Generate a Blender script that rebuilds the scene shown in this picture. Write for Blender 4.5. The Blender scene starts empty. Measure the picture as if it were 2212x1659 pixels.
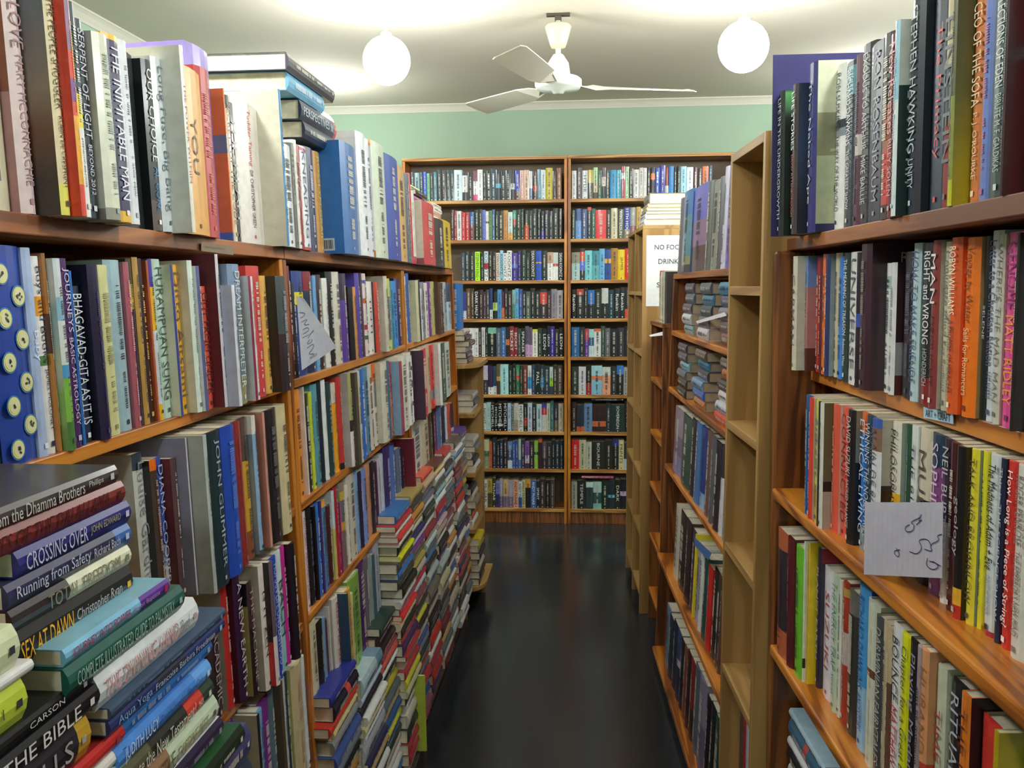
import bpy, math, random, colorsys
from mathutils import Vector, Matrix
random.seed(7)
C = bpy.context.scene.collection
# ---------------------------------------------------------------- camera, light, exposure
F = 1885.0; CX, CY = 1106.0, 829.5; EYE = 1.49
def _camrot():
    y = Vector(((1268-CX)/F, -(621-CY)/F, -1)).normalized()
    p2 = Vector(((2268-CX)/F, -(614.5-CY)/F, -1)).normalized()
    z = p2.cross(y).normalized()
    if z.y < 0: z = -z
    x = y.cross(z)
    return Matrix((x, y, z))            # rows: world axes in camera space -> world = R @ cam
R = _camrot()
RT = R.transposed()
cd = bpy.data.cameras.new('camera'); cam = bpy.data.objects.new('camera', cd); C.objects.link(cam)
cd.sensor_width = 36; cd.lens = F/2212*36; cd.clip_start = 0.02
cam.matrix_world = Matrix.Translation((0, 0, EYE)) @ R.to_4x4()
bpy.context.scene.camera = cam
w = bpy.data.worlds.new('world'); bpy.context.scene.world = w; w.use_nodes = True
w.node_tree.nodes['Background'].inputs[0].default_value = (0.85, 0.92, 1, 1)
w.node_tree.nodes['Background'].inputs[1].default_value = 0.25
vs = bpy.context.scene.view_settings
vs.view_transform = 'Standard'; vs.look = 'None'; vs.gamma = 1; vs.exposure = 0.12
LAMP = 100.0; LAMP2 = 108.0
LAMPS = [(-.79, 3.507, True), (.583, 3.46, True), (-.82, 1.2, False), (.6, 1.15, False), (2.0, 3.5, False), (2.0, 1.2, False), (-1.5, 4.9, None), (1.52, 4.85, None), (-.1, -1.6, False)]  # side-aisle and back-wall pairs are unseen lamps, added to brighten the ceiling

def ray(x, y): return R @ Vector(((x-CX)/F, -(y-CY)/F, -1))
def proj(p):
    c = RT @ (Vector(p)-Vector((0, 0, EYE)))
    return CX+F*c.x/-c.z, CY-F*c.y/-c.z

# ---------------------------------------------------------------- colours and materials
def lin(c): return tuple(((v/12.92) if v <= 0.04045 else ((v+0.055)/1.055)**2.4) for v in c)
def hexc(s):
    s = s.strip('#')
    if len(s) == 3: s = ''.join(ch*2 for ch in s)
    return tuple(int(s[i:i+2], 16)/255 for i in (0, 2, 4))
def nodemat(name):
    m = bpy.data.materials.new(name); m.use_nodes = True
    nt = m.node_tree; b = nt.nodes['Principled BSDF']
    return m, nt, b
def mat_plain(name, col, rough=.6, metal=0, bump=0, bscale=200, var=0.0, vscale=4, spec=.5):
    m, nt, b = nodemat(name)
    b.inputs['Roughness'].default_value = rough; b.inputs['Metallic'].default_value = metal
    b.inputs['Specular IOR Level'].default_value = spec
    tc = nt.nodes.new('ShaderNodeTexCoord')
    n = nt.nodes.new('ShaderNodeTexNoise'); n.inputs['Scale'].default_value = vscale; n.inputs['Detail'].default_value = 5
    nt.links.new(tc.outputs['Object'], n.inputs['Vector'])
    mx = nt.nodes.new('ShaderNodeMix'); mx.data_type = 'RGBA'; mx.blend_type = 'MULTIPLY'
    mx.inputs[0].default_value = var
    mx.inputs[6].default_value = (*lin(col), 1)
    nt.links.new(n.outputs['Fac'], mx.inputs[7])
    nt.links.new(mx.outputs[2], b.inputs['Base Color'])
    if bump:
        n2 = nt.nodes.new('ShaderNodeTexNoise'); n2.inputs['Scale'].default_value = bscale; n2.inputs['Detail'].default_value = 3
        nt.links.new(tc.outputs['Object'], n2.inputs['Vector'])
        bp = nt.nodes.new('ShaderNodeBump'); bp.inputs['Strength'].default_value = bump; bp.inputs['Distance'].default_value = .002
        nt.links.new(n2.outputs['Fac'], bp.inputs['Height']); nt.links.new(bp.outputs[0], b.inputs['Normal'])
    return m
def mat_wood(name, c1, c2, c3, axis, rough=.35, scale=9, coat=.25, fine=60, knots=True):
    m, nt, b = nodemat(name)
    N, L = nt.nodes, nt.links
    tc = N.new('ShaderNodeTexCoord')
    mp = N.new('ShaderNodeMapping')
    s = [1, 1, 1]; s[axis] = .06
    mp.inputs['Scale'].default_value = s
    L.new(tc.outputs['Object'], mp.inputs['Vector'])
    n1 = N.new('ShaderNodeTexNoise'); n1.inputs['Scale'].default_value = scale; n1.inputs['Detail'].default_value = 3; n1.inputs['Distortion'].default_value = .8
    L.new(mp.outputs[0], n1.inputs['Vector'])
    mul = N.new('ShaderNodeMath'); mul.operation = 'MULTIPLY'; mul.inputs[1].default_value = 14
    L.new(n1.outputs['Fac'], mul.inputs[0])
    fr = N.new('ShaderNodeMath'); fr.operation = 'PINGPONG'; fr.inputs[1].default_value = 1
    L.new(mul.outputs[0], fr.inputs[0])
    n2 = N.new('ShaderNodeTexNoise'); n2.inputs['Scale'].default_value = fine*4; n2.inputs['Detail'].default_value = 4
    L.new(mp.outputs[0], n2.inputs['Vector'])
    ad = N.new('ShaderNodeMath'); ad.operation = 'MULTIPLY_ADD'; ad.inputs[1].default_value = .55
    L.new(n2.outputs['Fac'], ad.inputs[0]); L.new(fr.outputs[0], ad.inputs[2])
    cr = N.new('ShaderNodeValToRGB'); e = cr.color_ramp.elements
    e[0].position = .2; e[0].color = (*lin(c1), 1); e[1].position = 1.25 if False else 1.0; e[1].color = (*lin(c3), 1)
    k = cr.color_ramp.elements.new(.75); k.color = (*lin(c2), 1)
    L.new(ad.outputs[0], cr.inputs[0])
    col = cr.outputs[0]
    if knots:
        mp2 = N.new('ShaderNodeMapping'); s2 = [5, 5, 5]; s2[axis] = 2.2
        mp2.inputs['Scale'].default_value = s2; L.new(tc.outputs['Object'], mp2.inputs['Vector'])
        v = N.new('ShaderNodeTexVoronoi'); v.inputs['Scale'].default_value = 1.0; L.new(mp2.outputs[0], v.inputs['Vector'])
        mr = N.new('ShaderNodeMapRange'); mr.inputs[1].default_value = .05; mr.inputs[2].default_value = .13
        L.new(v.outputs['Distance'], mr.inputs[0])
        mx = N.new('ShaderNodeMix'); mx.data_type = 'RGBA'
        L.new(mr.outputs[0], mx.inputs[0]); mx.inputs[6].default_value = (*[q*.45 for q in lin(c3)], 1); L.new(col, mx.inputs[7])
        col = mx.outputs[2]
    L.new(col, b.inputs['Base Color'])
    b.inputs['Roughness'].default_value = rough; b.inputs['Coat Weight'].default_value = coat; b.inputs['Coat Roughness'].default_value = .25
    return m
def mat_attr(name, rough, coat=0, speck=.12):
    m, nt, b = nodemat(name); N, L = nt.nodes, nt.links
    a = N.new('ShaderNodeAttribute'); a.attribute_name = 'Col'
    tc = N.new('ShaderNodeTexCoord'); n = N.new('ShaderNodeTexNoise'); n.inputs['Scale'].default_value = 55; n.inputs['Detail'].default_value = 6
    L.new(tc.outputs['Object'], n.inputs['Vector'])
    cr = N.new('ShaderNodeMapRange'); cr.inputs[1].default_value = .3; cr.inputs[2].default_value = .7; cr.inputs[3].default_value = 1-speck; cr.inputs[4].default_value = 1+speck*.5
    L.new(n.outputs['Fac'], cr.inputs[0])
    mx = N.new('ShaderNodeMix'); mx.data_type = 'RGBA'; mx.blend_type = 'MULTIPLY'; mx.inputs[0].default_value = 1
    L.new(a.outputs['Color'], mx.inputs[6]); L.new(cr.outputs[0], mx.inputs[7]); L.new(mx.outputs[2], b.inputs['Base Color'])
    b.inputs['Roughness'].default_value = rough; b.inputs['Coat Weight'].default_value = coat; b.inputs['Coat Roughness'].default_value = .12
    return m
M = {}
M['book'] = mat_attr('printed_cover', .38, .25)
M['pages'] = mat_attr('page_edges', .85, 0, .22)
M['ink'] = mat_attr('printed_lettering', .5, 0, .05)
M['paper'] = mat_attr('writing_paper', .75, 0, .06)
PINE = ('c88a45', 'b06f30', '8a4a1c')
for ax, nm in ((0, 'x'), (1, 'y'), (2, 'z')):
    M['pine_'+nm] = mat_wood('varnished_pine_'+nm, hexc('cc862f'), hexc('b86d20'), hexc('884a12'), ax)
    M['lpine_'+nm] = mat_wood('light_pine_'+nm, hexc('cf9f5c'), hexc('bf8a48'), hexc('9a6630'), ax, rough=.45, coat=.1)
    M['beige_'+nm] = mat_wood('beige_laminate_'+nm, hexc('b08c54'), hexc('a8844c'), hexc('94713e'), ax, rough=.5, coat=0, scale=5, knots=False)
M['board'] = mat_wood('shade_darkened_pine_board', hexc('a5672f'), hexc('8c5224'), hexc('683a18'), 1, rough=.5, coat=0)  # pine with the shade on the top boards put into its colour
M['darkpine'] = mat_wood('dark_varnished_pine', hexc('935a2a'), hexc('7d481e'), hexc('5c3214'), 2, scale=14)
M['ceiling'] = mat_plain('ceiling_paint', hexc('cdc5b6'), .9, bump=.1, bscale=300, var=.05)
M['green'] = mat_plain('sage_green_paint', hexc('97ae98'), .85, bump=.1, bscale=250, var=.05)
M['kback'] = mat_plain('grey_brown_hardboard', hexc('80705f'), .7, var=.2, vscale=30)
M['olive'] = mat_plain('side_wall_paint', hexc('9db8a0'), .85, bump=.1, bscale=250, var=.05)  # one even pale green for both side walls
M['white'] = mat_plain('cornice_paint', hexc('cdc8ba'), .7)
M['fan'] = mat_plain('cream_enamel', hexc('d8d4c4'), .3)
M['fanw'] = mat_plain('white_enamel', hexc('dfe2da'), .2)
M['canopy'] = mat_plain('yellowed_plastic', hexc('cfc9a0'), .35)
M['dark'] = mat_plain('dark_metal', hexc('4a4438'), .5, metal=.3)
def mat_floor():
    m, nt, b = nodemat('dark_vinyl_floor'); N, L = nt.nodes, nt.links
    tc = N.new('ShaderNodeTexCoord'); n = N.new('ShaderNodeTexNoise'); n.inputs['Scale'].default_value = 260; n.inputs['Detail'].default_value = 3
    L.new(tc.outputs['Object'], n.inputs['Vector'])
    cr = N.new('ShaderNodeValToRGB'); e = cr.color_ramp.elements
    e[0].position = .35; e[0].color = (.010, .0125, .015, 1); e[1].position = .75; e[1].color = (.034, .042, .052, 1)
    L.new(n.outputs['Fac'], cr.inputs[0]); L.new(cr.outputs[0], b.inputs['Base Color'])
    n2 = N.new('ShaderNodeTexNoise'); n2.inputs['Scale'].default_value = 5; L.new(tc.outputs['Object'], n2.inputs['Vector'])
    mr = N.new('ShaderNodeMapRange'); mr.inputs[3].default_value = .14; mr.inputs[4].default_value = .24; b.inputs['Specular IOR Level'].default_value = .85
    L.new(n2.outputs['Fac'], mr.inputs[0]); L.new(mr.outputs[0], b.inputs['Roughness'])
    bp = N.new('ShaderNodeBump'); bp.inputs['Strength'].default_value = .12; bp.inputs['Distance'].default_value = .001
    L.new(n.outputs['Fac'], bp.inputs['Height']); L.new(bp.outputs[0], b.inputs['Normal'])
    return m
M['floor'] = mat_floor()
def mat_lamp(nm='lit_frosted_glass', st=LAMP):
    m, nt, b = nodemat(nm)
    b.inputs['Base Color'].default_value = (1, 1, 1, 1)
    b.inputs['Emission Color'].default_value = (.97, 1.0, .985, 1); b.inputs['Emission Strength'].default_value = st
    return m
M['lamp'] = mat_lamp(); M['lamp2'] = mat_lamp('lit_frosted_glass_bright', LAMP2); M['lamp3'] = mat_lamp('added_fill_glass_soft', 46)  # the softest glass is for the added lamps near the back wall

# ---------------------------------------------------------------- mesh helpers
class MB:
    def __init__(s): s.v = []; s.f = []; s.c = []
    def add(s, vs, fs, col=None):
        b = len(s.v); s.v += [tuple(p) for p in vs]
        for k, f in enumerate(fs):
            s.f.append(tuple(i+b for i in f)); s.c.append(col[k] if isinstance(col, list) else col)
    def box(s, o, a, b, c, col=None):
        o, a, b, c = Vector(o), Vector(a), Vector(b), Vector(c)
        if a.cross(b).dot(c) < 0: a, b = b, a
        p = [o, o+a, o+a+b, o+b]; p += [q+c for q in p]
        s.add(p, [(0, 3, 2, 1), (4, 5, 6, 7), (0, 1, 5, 4), (1, 2, 6, 5), (2, 3, 7, 6), (3, 0, 4, 7)], col)
def build(mb, name, mat, parent=None, org=None, smooth=False, bevel=0):
    o3 = Vector(org) if org is not None else Vector((0, 0, 0))
    me = bpy.data.meshes.new(name)
    me.from_pydata([tuple(Vector(p)-o3) for p in mb.v], [], mb.f); me.materials.append(mat)
    if mb.c and mb.c[0] is not None:
        at = me.color_attributes.new('Col', 'FLOAT_COLOR', 'CORNER')
        buf = []
        for f, c in zip(mb.f, mb.c):
            if isinstance(c, tuple) and isinstance(c[0], tuple):
                for cc in c: buf += [*lin(cc), 1.0]
            else: c4 = (*lin(c), 1.0); buf += list(c4)*len(f)
        at.data.foreach_set('color', buf)
    me.update()
    if smooth:
        me.polygons.foreach_set('use_smooth', [True]*len(me.polygons))
    ob = bpy.data.objects.new(name, me); C.objects.link(ob)
    if parent: ob.parent = parent
    elif org is not None: ob.location = o3
    if bevel:
        md = ob.modifiers.new('bevel', 'BEVEL'); md.width = bevel; md.segments = 2; md.limit_method = 'ANGLE'
    return ob
def root(name, loc, label, cat, group=None):
    o = bpy.data.objects.new(name, None); C.objects.link(o); o.location = loc; o.empty_display_size = .05
    o['label'] = label; o['category'] = cat
    if group: o['group'] = group
    return o
def tag(o, label, cat, group=None, kind=None):
    if label: o['label'] = label
    if cat: o['category'] = cat
    if group: o['group'] = group
    if kind: o['kind'] = kind
    return o
_tc = {}
def text2d(s):
    if s in _tc: return _tc[s]
    cu = bpy.data.curves.new('t', 'FONT'); cu.body = s; cu.size = 1; cu.resolution_u = 2
    ob = bpy.data.objects.new('t', cu); C.objects.link(ob)
    dg = bpy.context.evaluated_depsgraph_get()
    me = ob.evaluated_get(dg).to_mesh()
    vs = [(v.co.x, v.co.y) for v in me.vertices]; fs = [tuple(p.vertices) for p in me.polygons]
    ob.evaluated_get(dg).to_mesh_clear()
    bpy.data.objects.remove(ob); bpy.data.curves.remove(cu)
    if not vs: vs = [(0, 0)]
    x0 = min(v[0] for v in vs); x1 = max(v[0] for v in vs); y0 = min(v[1] for v in vs); y1 = max(v[1] for v in vs)
    _tc[s] = (vs, fs, x0, x1, y0, y1)
    return _tc[s]
def put_text(mb, s, o, tx, ty, w, h, col, stretch=1.6):
    """letters of s, centred in the w x h rectangle that starts at o"""
    vs, fs, x0, x1, y0, y1 = text2d(s)
    if not fs: return
    sx = w/(x1-x0); sy = h/(y1-y0)
    sx = min(sx, sy*stretch); sy = min(sy, sx*2.2)
    ox = (w-sx*(x1-x0))/2; oy = (h-sy*(y1-y0))/2
    mb.add([o+tx*(ox+(x-x0)*sx)+ty*(oy+(y-y0)*sy) for x, y in vs], fs, col)
def bands(s):
    """'c1/c2@.3/c3@.8' -> [(start, colour)]"""
    out = []
    for k, t in enumerate(s.split('/')):
        if '@' in t: a, b = t.split('@'); out.append((float(b), hexc(a)))
        else: out.append((0.0 if k == 0 else out[-1][0]+.2, hexc(t)))
    return out
def lum(c): return .3*c[0]+.6*c[1]+.1*c[2]

# ---------------------------------------------------------------- books
BOOKS = []     # every book: dict(area, build function arguments, label pieces)
def shell(mb, pg, o, L, T, O, ln, th, dp, spec):
    """one book: cover shell (spine and two boards) and page block. L: head to tail, T: across the spine, O: out of the shelf"""
    t = min(.0016, th*.12); rr = min(th*.22, .006)
    hard = spec.get('hard', th > .028)
    prof = [(0, -dp), (0, -rr)]
    n = 4
    for k in range(1, n): a = k/n; prof.append((th*a, -rr+rr*math.sin(math.pi*a)))
    prof += [(th, -rr), (th, -dp)]
    inner = [(th-t, -dp), (th-t, -rr-t), (t, -rr-t), (t, -dp)]
    m = len(prof); ring = prof+inner; k2 = len(ring)
    sp = bands(spec['col']); cv = bands(spec.get('c', spec['col']))
    cuts = sorted({0.0, 1.0} | {b for b, _ in sp} | {b for b, _ in cv})
    cuts = [c for c in cuts if 0 <= c <= 1]
    pts = []
    for q in cuts:
        for a, b in ring: pts.append(o+L*(ln*q)+T*a+O*b)
    def pick(bs, q):
        c = bs[0][1]
        for b, cc in bs:
            if q >= b-1e-6: c = cc
        return c
    fs, cs = [], []
    for r in range(len(cuts)-1):
        q = cuts[r]
        for i in range(k2):
            j = (i+1) % k2
            fs.append((r*k2+i, r*k2+j, (r+1)*k2+j, (r+1)*k2+i))
            cs.append(((pick(cv, q),)*2+(pick(cv, cuts[r+1]),)*2 if spec.get('g') else pick(cv, q)) if (i in (0, m-2)) else (pick(sp, q) if i < m-1 else (.8, .78, .7)))
    e = len(cuts)-1
    def cap(r, flip, col):
        # C shaped cap: near board, spine, far board
        quads = [(0, 1, m+2, m+3), (m-2, m-1, m, m+1)]
        poly = list(range(1, m-1))+[m+1, m+2]
        for q in quads+[tuple(poly)]:
            q = tuple(r*k2+i for i in q)
            fs.append(q[::-1] if flip else q); cs.append(col)
    cap(0, True, pick(sp, 0)); cap(e, False, pick(sp, .999))
    mb.add(pts, fs, cs)
    g = .003 if hard else .0008
    pc = hexc(spec.get('pg', 'd6cfb8'))
    pg.box(o+L*g+T*(t*1.1)-O*(dp-(g if hard else .0008)), L*(ln-2*g), T*(th-2.2*t), O*(dp-rr-t*1.3-(g if hard else .0008)), pc)
def letters(mbs, o, L, T, O, ln, th, spec, rnd):
    """lettering on the spine; mbs maps part name -> mesh"""
    sp = bands(spec['col']); base = sp[0][1] if len(sp) < 2 else sp[len(sp)//2][1]
    ink = hexc(spec['t']) if 't' in spec else ((.82, .8, .74) if lum(base) < .45 else (.2, .2, .24))
    ink2 = hexc(spec['a']) if 'a' in spec else ink
    lift = O*.0006
    txt = spec.get('txt', '')
    def q4(mb, x, wd, hh, col):
        mb.add([o+L*(ln*x)+T*((th-hh)/2)+lift, o+L*(ln*(x+wd))+T*((th-hh)/2)+lift, o+L*(ln*(x+wd))+T*((th+hh)/2)+lift, o+L*(ln*x)+T*((th+hh)/2)+lift], [(0, 1, 2, 3)], [col])
    nm = ('title_lettering', 'author_lettering')
    if txt:
        parts = txt.split('^'); wt = [max(4, len(p))*(1 if k == 0 or not parts[0].strip() else .72) for k, p in enumerate(parts)]; tot = sum(wt)
        x = .04; room = .86
        for k, p in enumerate(parts):
            fr = room*wt[k]/tot
            hh = min(th*(.64 if k == 0 or not parts[0].strip() else .4), ln*.13, .017)
            if p.strip(): put_text(mbs(nm[min(k, 1)]), p, o+L*(ln*(x+.01))+T*((th-hh)/2)+lift, L, T, ln*(fr-.03), hh, ink if k == 0 else ink2)
            x += fr
    else:
        # lettering too small to read: broken marks along the spine
        x = .1+rnd.random()*.08
        hh = th*rnd.uniform(.2, .36)
        end = rnd.uniform(.5, .62); seg = 0
        while x < .86:
            wd = rnd.uniform(.004, .010)
            if x > end and seg == 0: x += .07; seg = 1; hh *= .7
            q4(mbs(nm[seg]), x, wd, hh*rnd.uniform(.8, 1), ink if seg == 0 else ink2)
            x += wd+rnd.uniform(.003, .006)+(.02 if rnd.random() < .15 else 0)
    if th > .011:
        s_ = min(th*.4, .006); q4(mbs('publisher_mark'), .935, s_/ln, s_, ink)
def area_of(o, L, T, O, ln, th):
    p = [proj(o+L*a+T*b) for a, b in ((0, 0), (ln, 0), (ln, th), (0, th))]
    if any(abs(x) > 9000 for q in p for x in q): return 0, False
    a = abs(sum(p[i][0]*p[(i+1) % 4][1]-p[(i+1) % 4][0]*p[i][1] for i in range(4)))/2
    cx = sum(q[0] for q in p)/4; cy = sum(q[1] for q in p)/4
    inside = any(-5 < q[0] < 2217 and -5 < q[1] < 1664 for q in p+[(cx, cy)])
    return a, inside
def book(o, L, T, O, ln, th, dp, spec, row, case, order):
    a, ins = area_of(o, L, T, O, ln, th)
    BOOKS.append(dict(o=o, L=L, T=T, O=O, ln=ln, th=th, dp=dp, spec=spec, row=row, case=case, order=order, area=a*(1 if ins else .02)*spec.get('vis', 1)))

class Unit:
    """A bookcase frame: p out into the aisle, u along the front away from the camera, v up (the front may lean)"""
    def __init__(s, side, b, yaw=0.0, lean=0.0):
        s.side = side; s.lean = lean
        if side == 'L': s.p = Vector((1, 0, 0)); s.u = Vector((0, 1, 0)); s.o = Vector((-b, 0, EYE))
        elif side == 'R':
            n = Vector((math.cos(yaw), math.sin(yaw), 0)); s.u = Vector((-math.sin(yaw), math.cos(yaw), 0)); s.p = -n; s.o = n*b+Vector((0, 0, EYE))
        else: s.p = Vector((0, -1, 0)); s.u = Vector((1, 0, 0)); s.o = Vector((0, b, EYE))
        s.v = (Vector((0, 0, 1))-s.p*lean).normalized(); s.vx = Vector((0, 0, 1))-s.p*lean
        s.pn = (s.p+Vector((0, 0, 1))*lean).normalized()
        s.right = -s.u if side == 'R' else s.u
    def W(s, p, u, z): return s.o+s.p*p+s.u*u+s.vx*(z-EYE)
    def hit(s, x, y, p=0):
        """(u, z) where the sight line through pixel (x, y) meets the plane p in front of the unit"""
        d = ray(x, y); n = s.u.cross(s.vx); o = s.o+s.p*p
        t = (o-Vector((0, 0, EYE))).dot(n)/d.dot(n)
        q = Vector((0, 0, EYE))+d*t-o
        z = q.z; u = (q-s.vx*z).dot(s.u)
        return u, z+EYE
    def at_base(s, x, p, z):
        """u where a point on plane p at height z shows at pixel column x"""
        y = CY; u = 0
        for _ in range(12):
            u, zz = s.hit(x, y, p); y = proj(s.W(p, u, z))[1]
            y = max(-3000, min(5000, y))
        return u
def parse(line):
    head, _, txt = line.partition('|')
    tok = head.split(); d = {'txt': txt.strip()}
    d['xl'] = None if tok[0] == '-' else float(tok[0]); d['xr'] = float(tok[1]); d['yt'] = tok[2]; d['col'] = tok[3]
    for t in tok[4:]:
        k, v = t.split('=', 1)
        d[k] = v if k in ('c', 't', 'a', 'i', 'pg', 'img', 'name') else float(v)
    return d
def row(unit, z, crop, data, rowname, case, u_first=None, zmax=9, ym=None, u_min=-9, u_max=99, pbase=-.004, seams=(), depth=.24):
    """stand a row of books whose spine edges are read off the photograph, from the near end to the far end"""
    ox, oy, sc = crop
    L = [parse(l) for l in data.strip().splitlines() if l.strip()]
    near_left = unit.side != 'R'
    if not near_left: L = L[::-1]
    prev_u = u_first; prev_x = None; prev_p = None
    for k, d in enumerate(L):
        if near_left: xa, xb = d['xl'], d['xr']
        else: xa, xb = d['xr'], d['xl']
        if xa is None: xa_px = prev_x
        else: xa_px = ox+xa/sc
        if xb is None: xb_px = ox+(L[k+1]['xr']/sc if not near_left and k+1 < len(L) else 0)
        else: xb_px = ox+xb/sc
        def uat(px, p):
            if ym is None: return unit.at_base(px, p, z)
            return unit.hit(px, oy+ym/sc, p)[0]
        gap = 0 if prev_x is None else abs(xa_px-prev_x)
        p = d.get('p', pbase+random.uniform(-.003, .003))
        if 'p' not in d and prev_u is not None and prev_p is not None and gap < 1.5 and prev_p > p:
            p = max(p, prev_p-.55*abs(xb_px-xa_px)*max(prev_u, .4)/F)
        if prev_u is None: u0 = uat(xa_px, p)
        elif 'p' in d or gap < 1.5: u0 = prev_u
        else:
            lo, hi = pbase-.03, pbase+.3
            for _ in range(30):
                mid = (lo+hi)/2; uu = uat(xa_px, mid)
                if uu > prev_u: lo = mid
                else: hi = mid
            p = (lo+hi)/2
            p = min(p, pbase+d.get('pm', .055)); u0 = max(prev_u, uat(xa_px, p)) if gap > 1.5 else prev_u
            if u0-prev_u > .03: u0 = prev_u+.001
        u1 = uat(xb_px, p)
        if u1 < u0+.003: u1 = u0+.004
        for a, b in seams:
            if u1 > a and u0 < b:
                if (u0+u1)/2 < (a+b)/2 and a-u0 > .003: u1 = a
                else: u0 = b; u1 = max(u1, u0+.004)
        if u1 > u_max: u1 = u_max
        if u0 < u_min: u0 = u_min
        if u1 <= u0+.002: prev_x = xb_px; continue
        zz = z+d.get('z', 0)
        if d['yt'].startswith('h'): h = float(d['yt'][1:])
        else:
            um = (u0+u1)/2; px = proj(unit.W(p, um, z+.2))[0]
            h = unit.hit(px, oy+float(d['yt'])/sc, p)[1]-zz
        h = max(.11, min(h, .36, zmax-zz-.003))
        dp = d.get('D', min(depth, .125 if h < .185 else (.145 if h < .215 else .175)))
        th = u1-u0-.0004
        if unit.side == 'R': o = unit.W(p, u1-.0002, zz+h); T = -unit.u
        else: o = unit.W(p, u0+.0002, zz+h); T = unit.u
        d['row_p'] = p
        book(o, -unit.v, T, unit.pn, h, th, dp, d, rowname, case, k)
        prev_u = u1; prev_x = xb_px; prev_p = p
    return prev_u

# ---------------------------------------------------------------- bookcases
def case_root(name, unit, u0, u1, dep, label, group=None):
    return root(name, unit.W(-dep/2, (u0+u1)/2, 0), label, 'bookcase', group)
def ubox(unit, p0, p1, u0, u1, z0, z1, name, mat, r, bevel=.0015, lab=None):
    mb = MB(); a = unit.W(p0, u0, z0)
    mb.box(a, unit.W(p1, u0, z0)-a, unit.W(p0, u1, z0)-a, unit.W(p0, u0, z1)-a)
    o = build(mb, name, mat, r, r.location, bevel=bevel)
    if lab: o['label'] = lab
    return o
def fit_planks(*_): pass
UL = Unit('L', .58, 0, .03)
UR = Unit('R', .415, .048, -.012)
UB = Unit('R', .400, .048, 0)
UP = Unit('R', .4971, .048, .037)
UK = Unit('K', 5.41)
TH = .018
LZ = [1.57, 1.3135, 1.067, .834, .594, .36, .12]
LS = [.50, 1.646, 2.747, 3.79]
names_l = ['long pine bookcase behind the leaning book piles', 'middle pine bookcase with a grey note tucked into its second shelf', 'pine bookcase beside the curved end shelves']
for k in range(3):
    a, b = LS[k]+.0015, LS[k+1]-.0015
    r = case_root('bookcase', UL, a, b, .24, names_l[k])
    ubox(UL, -.25, 0, a, a+TH, .0, LZ[0]-.022, 'side_panel', M['pine_z'], r)
    ubox(UL, -.25, 0, b-TH, b, .0, LZ[0]-.022, 'side_panel', M['pine_z'], r)
    ubox(UL, -.25, .004, a, b, LZ[0]-.022, LZ[0], 'top_board', M['board'], r, lab='top board in pine darkened for shade')
    for z in LZ[1:]:
        ubox(UL, -.245, .001, a+TH, b-TH, z-.017, z, 'shelf', M['pine_y'], r)
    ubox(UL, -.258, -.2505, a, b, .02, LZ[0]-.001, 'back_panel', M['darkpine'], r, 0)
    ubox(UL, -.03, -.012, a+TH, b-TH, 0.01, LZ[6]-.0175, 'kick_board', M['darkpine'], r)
# near pine bookcase across the aisle
RZ = [1.575, 1.342, 1.121, .822, .50, .2]
r = case_root('bookcase', UR, .1, 1.62, .25, 'varnished pine bookcase carrying the blue art and craft label')
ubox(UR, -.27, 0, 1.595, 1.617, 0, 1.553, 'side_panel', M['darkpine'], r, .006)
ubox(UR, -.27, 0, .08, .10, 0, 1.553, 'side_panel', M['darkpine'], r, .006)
ubox(UR, -.27, -.025, .101, 1.617, 1.5535, RZ[0], 'top_board', M['board'], r)
ubox(UR, -.265, -.065, .1005, 1.5945, RZ[1]-.022, RZ[1], 'shelf', M['pine_y'], r)
for z in RZ[2:]: ubox(UR, -.265, .002, .1005, 1.5945, z-.02, z, 'shelf', M['pine_y'], r, .004)
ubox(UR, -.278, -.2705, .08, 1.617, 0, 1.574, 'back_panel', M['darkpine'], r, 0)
# narrow beige case
BZ = [1.49, 1.198, .925, .642, .36, .08]
r = case_root('bookcase', UB, 1.64, 1.93, .27, 'narrow beige laminate bookcase, nearly empty, taller than its neighbours')
ubox(UB, -.27, 0, 1.632, 1.648, 0, 1.77, 'side_panel', M['beige_z'], r, .001)
ubox(UB, -.27, 0, 1.914, 1.930, 0, 1.77, 'side_panel', M['beige_z'], r, .001)
ubox(UB, -.27, 0, 1.6485, 1.9135, 1.752, 1.77, 'top_board', M['beige_y'], r, .001)
for z in BZ: ubox(UB, -.262, 0, 1.6485, 1.9135, z-.018, z, 'shelf', M['beige_y'], r, .001)
ubox(UB, -.272, -.2635, 1.6485, 1.9135, .0, 1.7515, 'back_panel', M['beige_z'], r, 0)
mb = MB()
for z in (1.40, 1.30, 1.0, .74):
    a = UB.W(-.11, 1.9139, z)
    for k in range(8):
        t0, t1 = k*math.pi/4, (k+1)*math.pi/4
        rr_ = .0035
        mb.add([a, a+UB.p*rr_*math.cos(t0)+Vector((0, 0, rr_*math.sin(t0))), a+UB.p*rr_*math.cos(t1)+Vector((0, 0, rr_*math.sin(t1)))], [(0, 1, 2)])
build(mb, 'shelf_peg_hole', M['dark'], r, r.location)
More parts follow.
